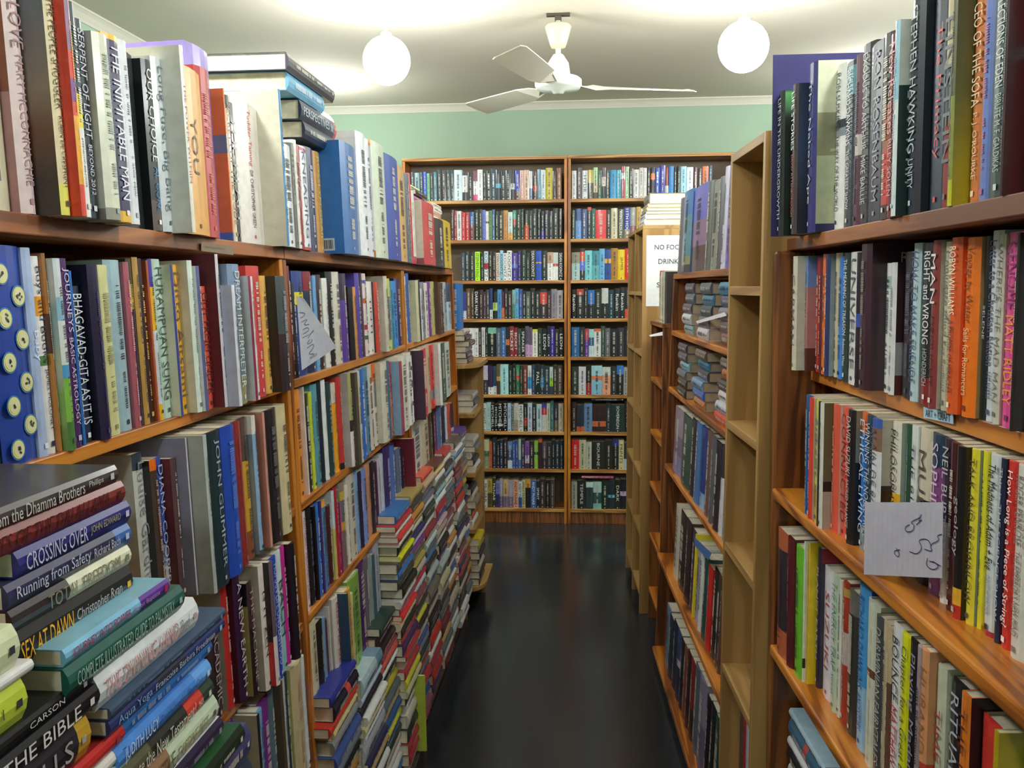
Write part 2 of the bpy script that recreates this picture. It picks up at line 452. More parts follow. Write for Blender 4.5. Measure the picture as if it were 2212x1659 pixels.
# second pine case with the stacked paperbacks
PZ = [1.54, 1.323, 1.104, .80, .437, .05]
r = case_root('bookcase', UP, 1.95, 3.43, .25, 'pine bookcase holding stacked and upright paperbacks beyond the beige one')
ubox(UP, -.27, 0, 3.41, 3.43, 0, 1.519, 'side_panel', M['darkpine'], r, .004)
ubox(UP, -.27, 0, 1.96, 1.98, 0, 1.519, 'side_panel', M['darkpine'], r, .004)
ubox(UP, -.27, .0, 1.96, 3.43, 1.5195, 1.54, 'top_board', M['board'], r)
for z in PZ[1:]:
    ubox(UP, -.265, .012 if z < .7 else 0.0, 1.9805, 3.4095, z-.02, z, 'shelf', M['pine_y'], r, .004)
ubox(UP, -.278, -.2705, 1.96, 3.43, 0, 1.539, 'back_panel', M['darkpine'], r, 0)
# low dark case
US = Unit('R', .465, .048, 0)
SZ = [1.346, 1.10, .868, .635, .40, .15]
r = case_root('bookcase', US, 3.45, 3.86, .25, 'low dark brown bookcase between the pine one and the sign')
ubox(US, -.25, 0, 3.455, 3.47, 0, 1.328, 'side_panel', M['darkpine'], r)
ubox(US, -.25, 0, 3.83, 3.845, 0, 1.328, 'side_panel', M['darkpine'], r)
ubox(US, -.25, .004, 3.455, 3.845, 1.3285, 1.346, 'top_board', M['board'], r)
for z in SZ[1:]: ubox(US, -.245, 0, 3.4705, 3.8295, z-.018, z, 'shelf', M['pine_y'], r)
ubox(US, -.258, -.2505, 3.455, 3.845, 0, 1.345, 'back_panel', M['darkpine'], r, 0)
# empty double case with the notice on its end
UE = Unit('R', .43, .048, 0)
r = case_root('bookcase', UE, 3.9, 4.6, .3, 'light wood bookcase of empty pigeonholes with a paper notice on its end')
ubox(UE, -.30, 0, 3.885, 3.903, 0, 1.742, 'side_panel', M['beige_z'], r, .001)
ubox(UE, -.30, 0, 4.21, 4.232, 0, 1.742, 'divider', M['beige_z'], r, .001)
ubox(UE, -.30, 0, 4.545, 4.563, 0, 1.742, 'side_panel', M['beige_z'], r, .001)
ubox(UE, -.30, 0, 3.885, 4.563, 1.7425, 1.76, 'top_board', M['beige_y'], r, .001)
for z in (1.47, 1.2, .92, .65, .38, .1):
    ubox(UE, -.28, 0, 3.9035, 4.2095, z-.018, z, 'shelf', M['beige_y'], r, .001)
    ubox(UE, -.28, 0, 4.2325, 4.5445, z-.018, z, 'shelf', M['beige_y'], r, .001)
ubox(UE, -.308, -.3005, 3.885, 4.563, 0, 1.759, 'back_panel', M['beige_z'], r, 0)
# wall bookcases at the end of the aisle
KZ = [434, 518, 605, 687.5, 770, 852.7, 934.4, 1017.6, 1106.5]
KZ = [EYE-(y-621)/F*5.41 for y in KZ]
KTOP = EYE+(621-344)/F*5.41
SPL = [(-1.137, -.122), (-.118, .897)]
for k, (a, b) in enumerate(SPL):
    r = case_root('bookcase', UK, a, b, .22, ['wide light pine paperback bookcase against the green wall, beside the curved end shelves', 'wide light pine paperback bookcase against the green wall, partly behind the empty pigeonholes'][k])
    ubox(UK, -.2, 0, a, a+TH, 0, KTOP-.019, 'side_panel', M['pine_z'], r)
    ubox(UK, -.2, 0, b-TH, b, 0, KTOP-.019, 'side_panel', M['pine_z'], r)
    ubox(UK, -.2, .003, a, b, KTOP-.0185, KTOP, 'top_board', M['lpine_x'], r)
    for z in KZ: ubox(UK, -.195, 0, a+TH, b-TH, z-.02, z, 'shelf', M['lpine_x'], r)
    ubox(UK, -.208, -.2005, a, b, 0, KTOP-.001, 'back_panel', M['kback'], r, 0)
    ubox(UK, -.03, -.014, a+TH, b-TH, 0, KZ[-1]-.0205, 'kick_board', M['darkpine'], r)
# curved end shelves
r = root('corner_shelf_unit', (-.56, 4.0, 0), 'tall beige end unit with rounded shelves beyond the long pine bookcases', 'shelf unit')
mb = MB(); mb.box((-.66, 3.815, 0), (.075, 0, 0), (0, .02, 0), (0, 0, 1.135)); build(mb, 'upright', M['beige_z'], r, r.location)
mb = MB(); mb.box((-.66, 4.13, 0), (.165, 0, 0), (0, .02, 0), (0, 0, 1.135)); build(mb, 'upright', M['beige_z'], r, r.location)
mb = MB(); mb.box((-.665, 3.8, 0), (.0045, 0, 0), (0, .35, 0), (0, 0, 1.135)); build(mb, 'back_panel', M['beige_z'], r, r.location)
def round_shelf(z, w_, name):
    mb = MB(); x0, y0, y1 = -.66, 3.8, 4.17
    pts = [(x0, y0), (x0+w_-.09, y0)]
    for k in range(9):
        t = -math.pi/2+k*math.pi/16; pts.append((x0+w_-.09+.09*math.cos(t), y0+.12+.12*math.sin(t)))
    pts += [(x0+w_, y1), (x0, y1)]
    n = len(pts)
    V = [(x, y, z-.02) for x, y in pts]+[(x, y, z) for x, y in pts]
    mb.add(V, [tuple(range(n))[::-1], tuple(range(n, 2*n))]+[(i, (i+1) % n, n+(i+1) % n, n+i) for i in range(n)])
    build(mb, name, M['beige_y'], r, r.location, bevel=.002)
round_shelf(1.156, .185, 'top_board')
def inner_shelf(z):
    mb = MB(); mb.box((-.66, 3.8355, z-.018), (.16, 0, 0), (0, .294, 0), (0, 0, .018)); build(mb, 'shelf', M['beige_y'], r, r.location)
for z in (.93, .66, .40): inner_shelf(z)
round_shelf(.137, .20, 'bottom_board')

# ---------------------------------------------------------------- room
def struct(name, mb, mat, **k):
    o = build(mb, name, mat, **k); o['kind'] = 'structure'; return o
CEIL = 2.645; WB = 5.63; XL, XR = -2.1, 2.6; YN = -2.6
mb = MB(); mb.box((XL-.1, YN-.1, -.1), (XR-XL+.2, 0, 0), (0, WB-YN+.2, 0), (0, 0, .1)); struct('floor', mb, M['floor'])
mb = MB(); mb.box((XL-.1, YN-.1, CEIL), (XR-XL+.2, 0, 0), (0, WB-YN+.2, 0), (0, 0, .1)); struct('ceiling', mb, M['ceiling'])
mb = MB(); mb.box((XL-.1, WB, 0), (XR-XL+.2, 0, 0), (0, .1, 0), (0, 0, CEIL)); struct('wall_back', mb, M['green'])
mb = MB(); mb.box((XL-.1, YN, 0), (.1, 0, 0), (0, WB-YN, 0), (0, 0, CEIL)); struct('wall_left', mb, M['olive'])
mb = MB(); mb.box((XR, YN, 0), (.1, 0, 0), (0, WB-YN, 0), (0, 0, CEIL)); struct('wall_right', mb, M['olive'])
mb = MB(); mb.box((XL-.1, YN-.1, 0), (XR-XL+.2, 0, 0), (0, .1, 0), (0, 0, CEIL)); struct('wall_front', mb, M['green'])
def cornice(name, a, b, inw):
    a, b, inw = Vector(a), Vector(b), Vector(inw)
    prof = [(0, 0), (.0, -.045), (.006, -.045), (.012, -.036), (.028, -.018), (.038, -.01), (.045, -.006), (.045, 0)]
    n = len(prof); V = [a+inw*x+Vector((0, 0, z)) for x, z in prof]+[b+inw*x+Vector((0, 0, z)) for x, z in prof]
    mb = MB(); mb.add(V, [(i, (i+1) % n, n+(i+1) % n, n+i) for i in range(n)]+[tuple(range(n))[::-1], tuple(range(n, 2*n))])
    struct(name, mb, M['white'])
cornice('trim_1', (XL, WB, CEIL), (XR, WB, CEIL), (0, -1, 0))
cornice('trim_2', (XL, YN, CEIL), (XL, WB, CEIL), (1, 0, 0))

# ---------------------------------------------------------------- lamps and fan
def lathe(prof, n=32, c=(0, 0, 0)):
    mb = MB(); V = []; c = Vector(c)
    for r_, z in prof:
        for k in range(n): t = 2*math.pi*k/n; V.append(c+Vector((r_*math.cos(t), r_*math.sin(t), z)))
    fs = []
    for i in range(len(prof)-1):
        for k in range(n): fs.append((i*n+k, i*n+(k+1) % n, (i+1)*n+(k+1) % n, (i+1)*n+k))
    mb.add(V, fs+[tuple(range(n))[::-1], tuple(range((len(prof)-1)*n, len(prof)*n))]); return mb
for k, (x, y, seen) in enumerate(LAMPS):
    c = (x, y, CEIL)
    lab = ['lit round ceiling lamp above the tall books and flat book pile', 'lit round ceiling lamp over the beige bookcase, past the fan'][k] if seen else ['lit round ceiling lamp above the aisle, behind the viewer', 'lit round ceiling lamp near the front wall', 'added round fill lamp beyond the side bookcases, out of view', 'added round fill lamp in the next aisle, out of view', 'added round fill lamp towards the corner, out of view', 'lit round ceiling lamp behind the flat pile of tall books', 'lit round ceiling lamp hidden past the dark hardbacks', 'lit round ceiling lamp over the shop front'][k-2]
    r = root('ceiling_light', c, lab, 'lamp', 'round ceiling lamps')
    build(lathe([(.045, 0), (.045, -.018), (.006, -.026), (.006, -.15), (.02, -.155), (.022, -.168), (.018, -.1695)], c=c), 'lamp_base', M['fanw'], r, c, smooth=True)
    prof = [(.018, -.17)]+[(.093*math.sin(math.radians(a)), -.26+.093*math.cos(math.radians(a))) for a in range(12, 179, 8)]
    build(lathe(prof, c=c), 'lamp_globe', M['lamp' if seen else ('lamp3' if seen is None else 'lamp2')], r, c, smooth=True)
fx, fy = -.125, 3.85
c = (fx, fy, CEIL)
r = root('ceiling_fan', c, 'cream ceiling fan with a round white motor hanging on a short rod', 'fan')
mb = MB(); mb.box((fx-.05, fy-.012, CEIL-.012), (.1, 0, 0), (0, .024, 0), (0, 0, .012)); mb.box((fx-.014, fy-.016, CEIL-.03), (.028, 0, 0), (0, .032, 0), (0, 0, .018))
build(mb, 'mounting_bracket', M['dark'], r, c, bevel=.002)
build(lathe([(.012, -.042), (.05, -.048), (.056, -.055), (.048, -.085), (.036, -.125), (.03, -.14), (.012, -.145)], c=c), 'canopy', M['canopy'], r, c, smooth=True)
build(lathe([(.011, -.03), (.011, -.19)], 20, c=c), 'rod', M['fanw'], r, c, smooth=True)
build(lathe([(.012, -.165), (.022, -.17), (.045, -.205), (.05, -.24), (.052, -.262)], c=c), 'motor_hood', M['fan'], r, c, smooth=True)
build(lathe([(.052, -.262), (.09, -.266), (.1, -.275), (.1, -.298), (.09, -.312), (.03, -.318), (.022, -.33), (.0, -.331)], c=c), 'motor_housing', M['fanw'], r, c, smooth=True)
for ang in (14, 134, 254):
    a = math.radians(ang); d = Vector((math.cos(a), math.sin(a), 0)); s_ = Vector((-d.y, d.x, 0)); up = Vector((0, 0, 1))
    mb = MB(); base = Vector(c)+up*-.302
    st = [(.09, .025), (.16, .03), (.22, .055), (.40, .062), (.58, .066), (.60, .05)]
    V = []
    for rr_, hw in st:
        tl = .016 if rr_ > .15 else 0
        V += [base+d*rr_-s_*hw-up*tl, base+d*rr_+s_*hw+up*tl, base+d*rr_+s_*hw+up*(tl+.004), base+d*rr_-s_*hw+up*(.004-tl)]
    fs = [(0, 1, 2, 3)[::-1]]
    for i in range(len(st)-1):
        for k in range(4): fs.append((i*4+k, i*4+(k+1) % 4, (i+1)*4+(k+1) % 4, (i+1)*4+k))
    fs.append(tuple(range((len(st)-1)*4, len(st)*4)))
    mb.add(V, fs); build(mb, 'blade', M['fan'], r, c)
# ---------------------------------------------------------------- rows of books read off the photograph
CA = 'long bookcase behind the piles'; CB = 'middle pine bookcase'; CC = 'last pine bookcase'; CR = 'art and craft bookcase'
CP = 'bookcase of stacked paperbacks'
C1 = (0, 0, 3.3188); C2 = (220, 60, 3.456); C3 = (460, 100, 3.457); C4 = (680, 260, 4.609)
u = row(UL, LZ[0], C1, '''
-150 118 h.25 c9c4a8 t=666 |The COMPLETE
185 295 h.245 d9c4c4 c=8a4a38/b08084@.5 t=a8868c |A LOVE^MARY MCCONNACHIE
462 528 h.235 d8c9a0/e0d860@.86 c=5a6878/8a7868@.45/6a4830@.62/3a2c24@.85 g=1 t=554433 D=.14 |THE PEOPLE SMUGGLER^ROBIN DE CRESPIGNY
602 637 h.24 8a6a8a/d8402c@.28/7a4a90@.4/d8502c@.5/e8a828@.56/d8402c@.86 c=d8402c t=f0c030 |
- 678 20 333a44/e8d838@.42/e6ecea@.58 t=ccc |
- 722 140 232f3c t=ccd |SERPENT OF LIGHT^BEYOND 2012
800 905 245 cfd2be/8a8c80@.935 c=b9b9b0/77776f@.94 t=8a9a94 |
- 980 255 e5b030/2a2250@.03/e0b030@.94 t=d8d8e8 a=e0b840 |THE INIMITABLE MAN
- 1035 295 dfe3ea t=a8b0bc |
''', 'top', CA, seams=())
u = row(UL, LZ[0], C2, '''
- 355 140 1c2326 t=d8d858 |ASTROLOGY^A COMPATIBILITY GUIDE
412 472 245 22242a/5a4a44@.82 c=1c1e22 t=eee a=3a8ac8 |OUR CHOICE^AL GORE
487 555 230 ccd5da c=c5ccd2 t=667480 |Long Fuse, Big Bang
688 712 145 dddccc c=d2d5ca t=b86a60 D=.2 |THE POWER WITHIN
- 838 305 d9a04f t=5a4a3a |YOU
- 905 312 b03a38 t=c46058 |
- 912 165 8a78c8 c=9a88d0 p=-.02 D=.2 |
- 945 460 e6762f/7a8090@.3/e6762f@.42/5070b0@.94 t=ddd |
- 1028 510 3a3633/d8c8b0@.09 t=a08468 |SECRETS OF THE CODE
- 1062 565 2e2a2c t=aaa |THE ISLAM
''', 'top', CA, u_first=u)
u = row(UL, LZ[0], C3, '''
355 412 430 dcd6d0 c=c9c2be t=c83a40 a=444 i=1 |Toddler Taming^DR CHRISTOPHER GREEN
566 580 335 4488bb c=c8c6b2 D=.21 i=1 |
- 640 h.19 e0e4e4 vis=.3 |
- 662 h.2 6a6a68 vis=.3 |
- 678 h.21 e4e2d8 vis=.3 |
- 705 h.205 a02c34 vis=.3 |
- 757 748 e6e6ea/b03040@.015/e6e6ea@.045/b04040@.97 t=466080 |KNEADING
- 805 760 2c2f55 t=ccd |
- 852 790 c8964a t=d8d088 |ROSSLYN GRAIL
''', 'top', CA, u_first=u)
u = row(UL, LZ[0], C4, '''
460 468 243 1f62a8 c=1f62a8 D=.2 i=2 p=.045 |
522 578 142 e2e6ea c=dfe3e8/d5d9e0@.05 D=.23 p=.05 |
- 612 200 d5d5e0 |
735 757 246 cfd8c4 c=d89838/d8dade@.05/c98a3a@.94 D=.2 |
850 885 372 2a48a8 c=2450b0 D=.2 |
- 945 470 d0a868 c=d4ac70 |
- 960 535 4c5668 |
- 985 540 5a6474 |
- 1000 535 c3353a |
- 1034 700 e4e0dc/b04040@.9 |
1206 1222 825 c03a40 c=c9bfae/8a5060@.9 D=.2 |
1305 1312 985 222 c=241f1e/c4c4c4@.85 |
- 1378 1000 c8a815 |
''', 'top', CB, u_first=u, u_max=3.80)
D1 = (0, 500, 3.1906); D2 = (280, 520, 3.7719); D3 = (570, 560, 5.531)
s1 = [(LS[1]-.0205, LS[1]+.0205)]; s2 = s1+[(LS[2]-.0205, LS[2]+.0205)]
zm = LZ[0]-.024
u = row(UL, LZ[1], D1, '''
-120 50 h.235 1c3530 t=cdd |Secret Garden
60 290 95 1c3f9a c=1c3f9a i=3 t=1c3f9a |
- 358 112 a9bde0 t=dde6f4 |Baby
- 405 170 f0efec/e8a030@.2/f0efec@.3/5a8a50@.5/f0efec@.55 t=334 |Boys and Books^JAMES MOLONEY
- 440 150 a06a30/4a2c1c@.3/a87035@.5 |
497 545 185 cfd8dc/8ab8d0@.2/d8e0dc@.32/4a98c8@.55/7fb84a@.62/4a7a3a@.85 c=c4ccc4/9ab8bc@.25/b9c8b0@.5/8ab060@.7/6f9450@.9 g=1 t=555 |
- 590 185 4e2a66 t=c8bcd8 |JOURNEYS^BASIC ASTROLOGY
- 603 270 2a6fc0 |
- 665 375 26364f t=d5dde0 |BHAGAVAD-GITA AS IT IS
725 795 228 1e1a3c c=17142c t=4a4870 |
- 862 230 d6d69a t=9a9a70 |
- 942 196 9fbfca |
- 988 210 a85a66 t=d8a8a8 |
''', 'second', CA, zmax=zm, seams=s1)
u = row(UL, LZ[1], D2, '''
- 130 145 3a3a28/c8b040@.15/40284a@.3 |
- 185 135 b8924a |
- 218 145 38242a t=c9a050 |
- 255 160 b0552f t=c87a50 |
- 292 150 3f3a9a/e8b21c@.17/ccd5dd@.44/e8b21c@.9 |
- 370 150 b9d6c6 t=3c4444 |HURAMPUAN SUNG
430 450 195 3b4690 c=d0cdb8 |
- 497 195 e6aa20 t=6a5440 |Ditto Aitsami
572 608 160 d5e6da c=c4c9bb t=667 |
634 660 205 5a6090 c=c9ccd0 |
- 710 370 d5503a t=5a2c30 |OUT FROM UNDER
790 812 110 d0d0d8 c=5a2028 i=1 |
908 930 360 dde0ea c=b0b6cc t=6a7080 |
- 990 190 7a90b0/6a7f8a@.3/8d8a68@.8 t=c9d0cc |DREAM INTERPRETER
1040 1058 285 8a3050 c=c9cdd0 |
- 1078 290 ddd t=a04060 |
- 1145 205 c93a3a |
- 1188 285 d9a94f |
''', 'second', CA, u_first=u, zmax=zm, seams=s1)
u = row(UL, LZ[1], D3, '''
318 372 200 3a4648/2a1a20@.5 c=182420/221618@.45 t=99a i=4 D=.16 vis=1.5 p=.055 |
''', 'second', CA, u_first=u, zmax=zm, seams=[])
u = max(u, LS[1]+.0205)
u = row(UL, LZ[1], D3, '''
- 400 80 7a3430 |
- 450 290 2a2a30 |
- 560 140 24408a/e6dc30@.2/24408a@.32 |
- 655 145 8a2430/22304f@.19 |
- 695 195 6fa8dc |
- 765 185 3a2a2e |
- 830 225 e8e8e4 t=334 |
- 895 150 202524 |
- 975 150 d9d5c8 |
- 1055 170 2c2440/5a3a9a@.3 |
- 1125 330 221c24 t=887 |
- 1155 330 e09a50 |
- 1205 165 5a4aa8 |
- 1225 165 5a4a50 |
- 1278 170 e8d9d9/4a5a9a@.08/e8d9d9@.12/d06030@.3/e8d9d9@.36/a83a44@.62/e8d9d9@.68/4a7a58@.75/e8d9d9@.8 |
- 1350 265 eeeeea t=445 |TINTI
1372 1412 270 c9443a c=40302f |
1492 1525 200 cccbb9 c=b5b4a6 |
- 1560 230 c5cf60/66707a@.25/c8d060@.85 |
- 1582 260 3a8aa0 |
- 1635 260 2f8fe0 |
- 1680 230 2a2460 |
''', 'second', CB, u_first=u, zmax=zm, seams=s2)
U3 = (840, 540, 3.605)
u = row(UL, LZ[1], U3, '''
- 162 205 d8dce0 |
- 185 183 2a58a8 |
240 256 235 c8c8a0 c=c4c49c |
- 268 230 2a3450 |
- 282 300 cfd4da |
- 300 250 8a8c94 |
- 328 255 e2e0da |
- 350 245 7a3a98 |
- 376 245 b8b478 |
408 425 250 5a4038 c=5a4038 |
- 445 255 3a2c2c |
- 468 250 a8acae |
- 500 255 2a4868/a8c4d0@.4 |
''', 'second', CC, u_first=max(u, LS[2]+.0205), zmax=zm, seams=s2, u_max=LS[3]-.021)
E1 = (220, 840, 3.6068); E2 = (630, 740, 4.608); zm = LZ[1]-.019
u = row(UL, LZ[2], E1, '''
318 395 500 33414d/ccd2cc@.1 c=c9cabf t=8a9094 D=.2 |Louise Gardner
443 495 552 e8701c/4a3a34@.07/e8701c@.95 c=221c1c t=c8a890 |
- 530 535 3a55b0/8a9ab8@.6/ccc4bc@.75 t=b9c4dc |DIANA COOPER
600 640 540 5a4046 c=6a2c20 |
718 730 378 ccccd8 c=8f90a8 D=.2 |
862 888 232 b8c4c0 c=b2b9b2 i=1 D=.2 |
985 1010 200 1a3238 c=1c343c t=9ab D=.17 |JOHN GLIMMER
1088 1120 150 1f4ab0 c=1f4ab0 t=5a80d0 |
- 1165 140 8a2f2c t=a8584c |
- 1212 140 5a4540/c9a030@.3/8a5030@.8 |
1245 1272 100 e0ddd4/8ab0d0@.13/3a4850@.97 c=e0ddd4/7b8a98@.13 |
1326 1342 150 c89080 c=b97a68 |
1415 1447 112 181418 c=181414 t=666 |
1503 1520 122 c9be94 c=c9be94 |
''', 'third', CA, zmax=zm, seams=s1, ym=1250)
u = row(UL, LZ[2], E2, '''
40 165 415 e8902c c=e07a20 |
- 190 430 dddcd8 |
- 238 515 302c28 |
- 262 490 cfe040 |
- 325 410 5a9aa8 |
- 360 380 1e2c38 |
- 400 352 e6ecee |
- 460 400 1f3f40 t=8aa |
- 495 400 d9cfc0/f0a828@.22 |
510 550 340 c03a34/2a2020@.93 c=c03a34 |
622 645 300 a8b070/3a2a28@.5/e8e0e0@.62 c=a9adaa |
692 712 250 5a5548 c=4a4438 |
- 740 240 ccd0c0 |
- 775 225 2a6fd0 t=dde |
- 815 215 5a90b0 |
- 850 210 d5d0c4 |
- 885 200 e07030/ddd9d0@.22 |
940 1000 190 d8dac8 c=c4c2ae |
- 1015 180 5a7090 |
- 1030 190 b04050/d07040@.4 |
1120 1140 185 a05060 c=86a8c4 |
- 1195 82 dcdccc |
- 1232 60 e0e4dc |
- 1258 50 444/e8e8e4@.05/444@.2/e8e8e4@.26/444@.4/e8e8e4@.5/444@.7/e8e8e4@.76 |
1316 1332 38 4a2a50 c=3a2038 |
- 1380 30 c82848 |
- 1410 20 c8b090 |
- 1452 0 d83a30/8a8088@.7/d83a30@.85 |
1500 1515 -12 dde4dc c=ccd5cc |
- 1560 8 3a5a4a |
- 1602 0 c5d5cc |
''', 'third', CB, u_first=max(u, LS[1]+.0205), zmax=zm, seams=s2, u_max=LS[3]-.021)
F2 = (440, 1320, 4.893); zm = LZ[2]-.019
u = row(UL, LZ[3], F2, '''
130 245 190 3a2a2e t=a8a0a0 |ACADEMIC
293 352 -345 cc3230 c=c5c0b4 t=e0c0b0 |
425 490 -372 3a1c44 c=3f1c34 t=d8d0dc |A NEW EARTH
555 600 -300 4a3038/2a2024@.4 c=17161a/b8a860@.2 t=c8a8a0 |THE MACHINE
685 730 -542 e8e4da c=c4bcb0 t=333 |IS IT ZEN
790 825 -693 6a5a68/e8e0e0@.6 c=221a1c/cc3030@.64 i=5 t=99a |
- 868 -823 2a4ab8 t=b9c4e8 |HUMAN LIFE UNDERSTOOD
- 915 -873 cfe0e0/9ac4cc@.4 t=2a4a4a |BACH
- 945 -803 c8309a |
1005 1050 -994 1a1620 c=141218 |
''', 'fourth', CA, zmax=zm, seams=s1)
G1 = (640, 1020, 5.183); G2 = (660, 1260, 4.157); HH = (860, 900, 4.15)
u = row(UL, LZ[3], G1, '''
- 190 455 e8e4e6 t=a05070 |POLITICALLY INCORRECT JOKES
- 245 390 1a1a1e t=667 |
- 282 380 201820 t=9a5a50 |
- 322 350 2a7ad8 |
- 345 320 4a3578 |
- 400 330 f0b050/4a80b8@.06 |
- 445 380 4a2428 |
- 485 210 c9d8dc/c8c070@.42 |
- 520 165 b02838 |
- 550 200 6a7a58/8a2a5a@.15 t=d070a0 |
- 605 110 8a8078/c8b040@.1/6a6a72@.2/d0a040@.45/7a6a6a@.55 |
- 630 150 e6e0d4 |
- 715 0 cfcab8 |
- 745 -20 8ab0d8 |
- 785 0 26284a |
- 835 -30 8098dc |
- 878 -100 c98e6c |
- 920 -110 241c22 |
- 950 -110 4a2a48 |
- 977 -150 c5b8cc |
- 1020 -200 c0c9d2 |
- 1100 -300 2e2468 t=b8b4e0 |
- 1150 -310 4a70c0 |
- 1205 -260 5c6b88 |
- 1230 -260 26204a |
1345 1358 -378 7a2030 c=6a1a28 |
''', 'fourth', CB, u_first=max(u, LS[1]+.0205), zmax=zm, seams=s2)
u = row(UL, LZ[3], HH, '''
212 228 10 d8d8d0 c=b8bcbc |
- 290 -20 d0c4a4 |
- 318 -30 5a4a3a |
- 345 -60 241c20 |
- 360 -60 7a3080 |
- 410 -80 4878a8 |
- 440 -90 2a3050 |
- 458 -90 c0ccdc |
- 492 -110 d85838 |
- 516 -120 4a3048/c8c0cc@.6 |
''', 'fourth', CC, u_first=max(u, LS[2]+.0205), zmax=zm, seams=s2, ym=240, u_max=LS[3]-.021)
zm = LZ[3]-.019
u = row(UL, LZ[4], F2, '''
310 348 1150 6a2a80 c=c8b8b8 |
600 628 1000 26262c c=c8c4b0 i=1 |
- 668 1000 6fa8d8 |
- 750 885 7a2f8a |
- 805 790 5a7480 |
865 893 650 5a4a38 c=64543e |
- 920 580 c8ccd0 |
- 950 510 2f4444 |
1000 1115 315 c9ba90 c=d4d090 t=a8806a |
- 1135 355 dde4ea |
''', 'fifth', CA, zmax=zm, seams=s1, ym=1500)
u = row(UL, LZ[4], G2, '''
- 135 330 d8cfa8 |
- 188 340 221f1c t=998 |
- 205 310 7aa4d0 |
- 225 330 5a3a40 |
- 248 210 dcd8d8 |
288 338 100 d9d4cb c=bcb0a0 t=b03a40 |KISS ME DEAD
410 420 41 2a4460 c=25405a |
- 452 -51 c9a030 |
- 468 90 d0c490 |
- 540 -187 7fae48 |
- 590 -219 4a2460 |
- 628 -219 6a6470 |
- 658 -240 8a9a98 |
- 680 -260 3a6068 |
- 705 -396 b8b4c8 |
- 715 -396 a8c0c8 |
''', 'fifth', CB, u_first=max(u, LS[1]+.0205), zmax=zm, seams=s2, ym=700)
# across the aisle
R1 = (1660, 90, 3.687); R2 = (1890, 0, 3.457); R3 = (1690, 520, 4.148); R4 = (1920, 480, 3.318)
R5 = (1720, 820, 4.364); R6 = (1940, 880, 2.86); R7 = (1655, 1130, 3.134); R8 = (1890, 1300, 4.621)
def px(crop, s):
    """the same rows with their columns and tops turned into photograph pixels"""
    out = []
    for l in s.strip().splitlines():
        h, b, t = l.partition('|'); k = h.split()
        k[0] = '%.2f' % (crop[0]+float(k[0])/crop[2]); k[1] = '%.2f' % (crop[0]+float(k[1])/crop[2])
        if not k[2].startswith('h'): k[2] = '%.2f' % (crop[1]+float(k[2])/crop[2])
        out.append(' '.join(k)+b+t)
    return '\n'.join(out)+'\n'
PX = (0, 0, 1.0)
row(UR, RZ[0], PX, px(R1, '''
25 57 115 26244a c=2e2c60 D=.2 t=99a p=.024 |
60 92 400 151a1a c=1a2622/4a8a50@.02/1a2622@.18 g=1 t=bbb |LIFE IN THE UNDERGROWTH
165 198 345 3a2a2a c=1f3048/2a4060@.4/1c2230@.8 t=ddd g=1 a=c05040 |LIFE STORIES^DAVID ATTENBOROUGH
284 342 180 2c2a70 c=c8ccb0/8c8f70@.3/b0b898@.55/24285a@.95 t=ccc i=6 |The Naked Ape
498 570 190 e6e8e4/333842@.33/888e98@.38/e6e8e4@.43 t=445 |RON SUSKIND^THE WAY OF THE WORLD
573 650 165 1f2a33/5a8a98@.03/26303a@.2 t=ddd |RICHARD DAWKINS^THE GREATEST SHOW
650 695 110 6a4456/c4b8b4@.46/5a3a4a@.58 |
695 757 25 2a2528 t=bbb |EXODUS TO ARTHUR^MIKE BAILLIE
757 852 5 2b2c38 t=9a9aa8 |RON ROSENBAUM
857 915 -60 3a2f28/a0562f@.38/c03a30@.63/3a2a26@.92 |
915 962 -60 7a3038 t=d09a9a |New Releases^RILEY SOLEN
''')+px(R2, '''
105 135 160 9ccbe0/d8e4e4@.4 c=e8efe8/1c3a3a@.33 i=7 t=9ccbe0 |
210 300 -30 1c2630 c=1f2833 t=bcc4d0 |STEPHEN HAWKING^UNITY
365 462 -100 1f2a3c t=c83a3a |The Primacy
462 525 -100 c9c09a/3a4a4a@.35/8a2a20@.6 t=555 |EINSTEIN
525 555 -120 6a6a48/8a9040@.5/c4c428@.88 c=5a5a40/74783a@.5/b8b020@.88 i=8 g=1 |
672 745 -60 d07a3a t=f5e0c0 |CEO OF THE SOFA^P. J. O'ROURKE
745 800 -60 6a80c8 t=b5577a |
800 920 -200 1f3c35 t=cdd8d4 a=a8b8b0 |REFLECTIONS OF EDEN^BIRUTE M. F. GALDIKAS
920 940 -250 3a1c22 c=3a1c22 t=a08a88 i=9 |
1080 1300 -250 d0283a/d8d4d0@.3/d0283a@.36 t=f0e8e0 |
'''), 'top', CR, pbase=-.04, u_max=1.625)
zm = 1.552
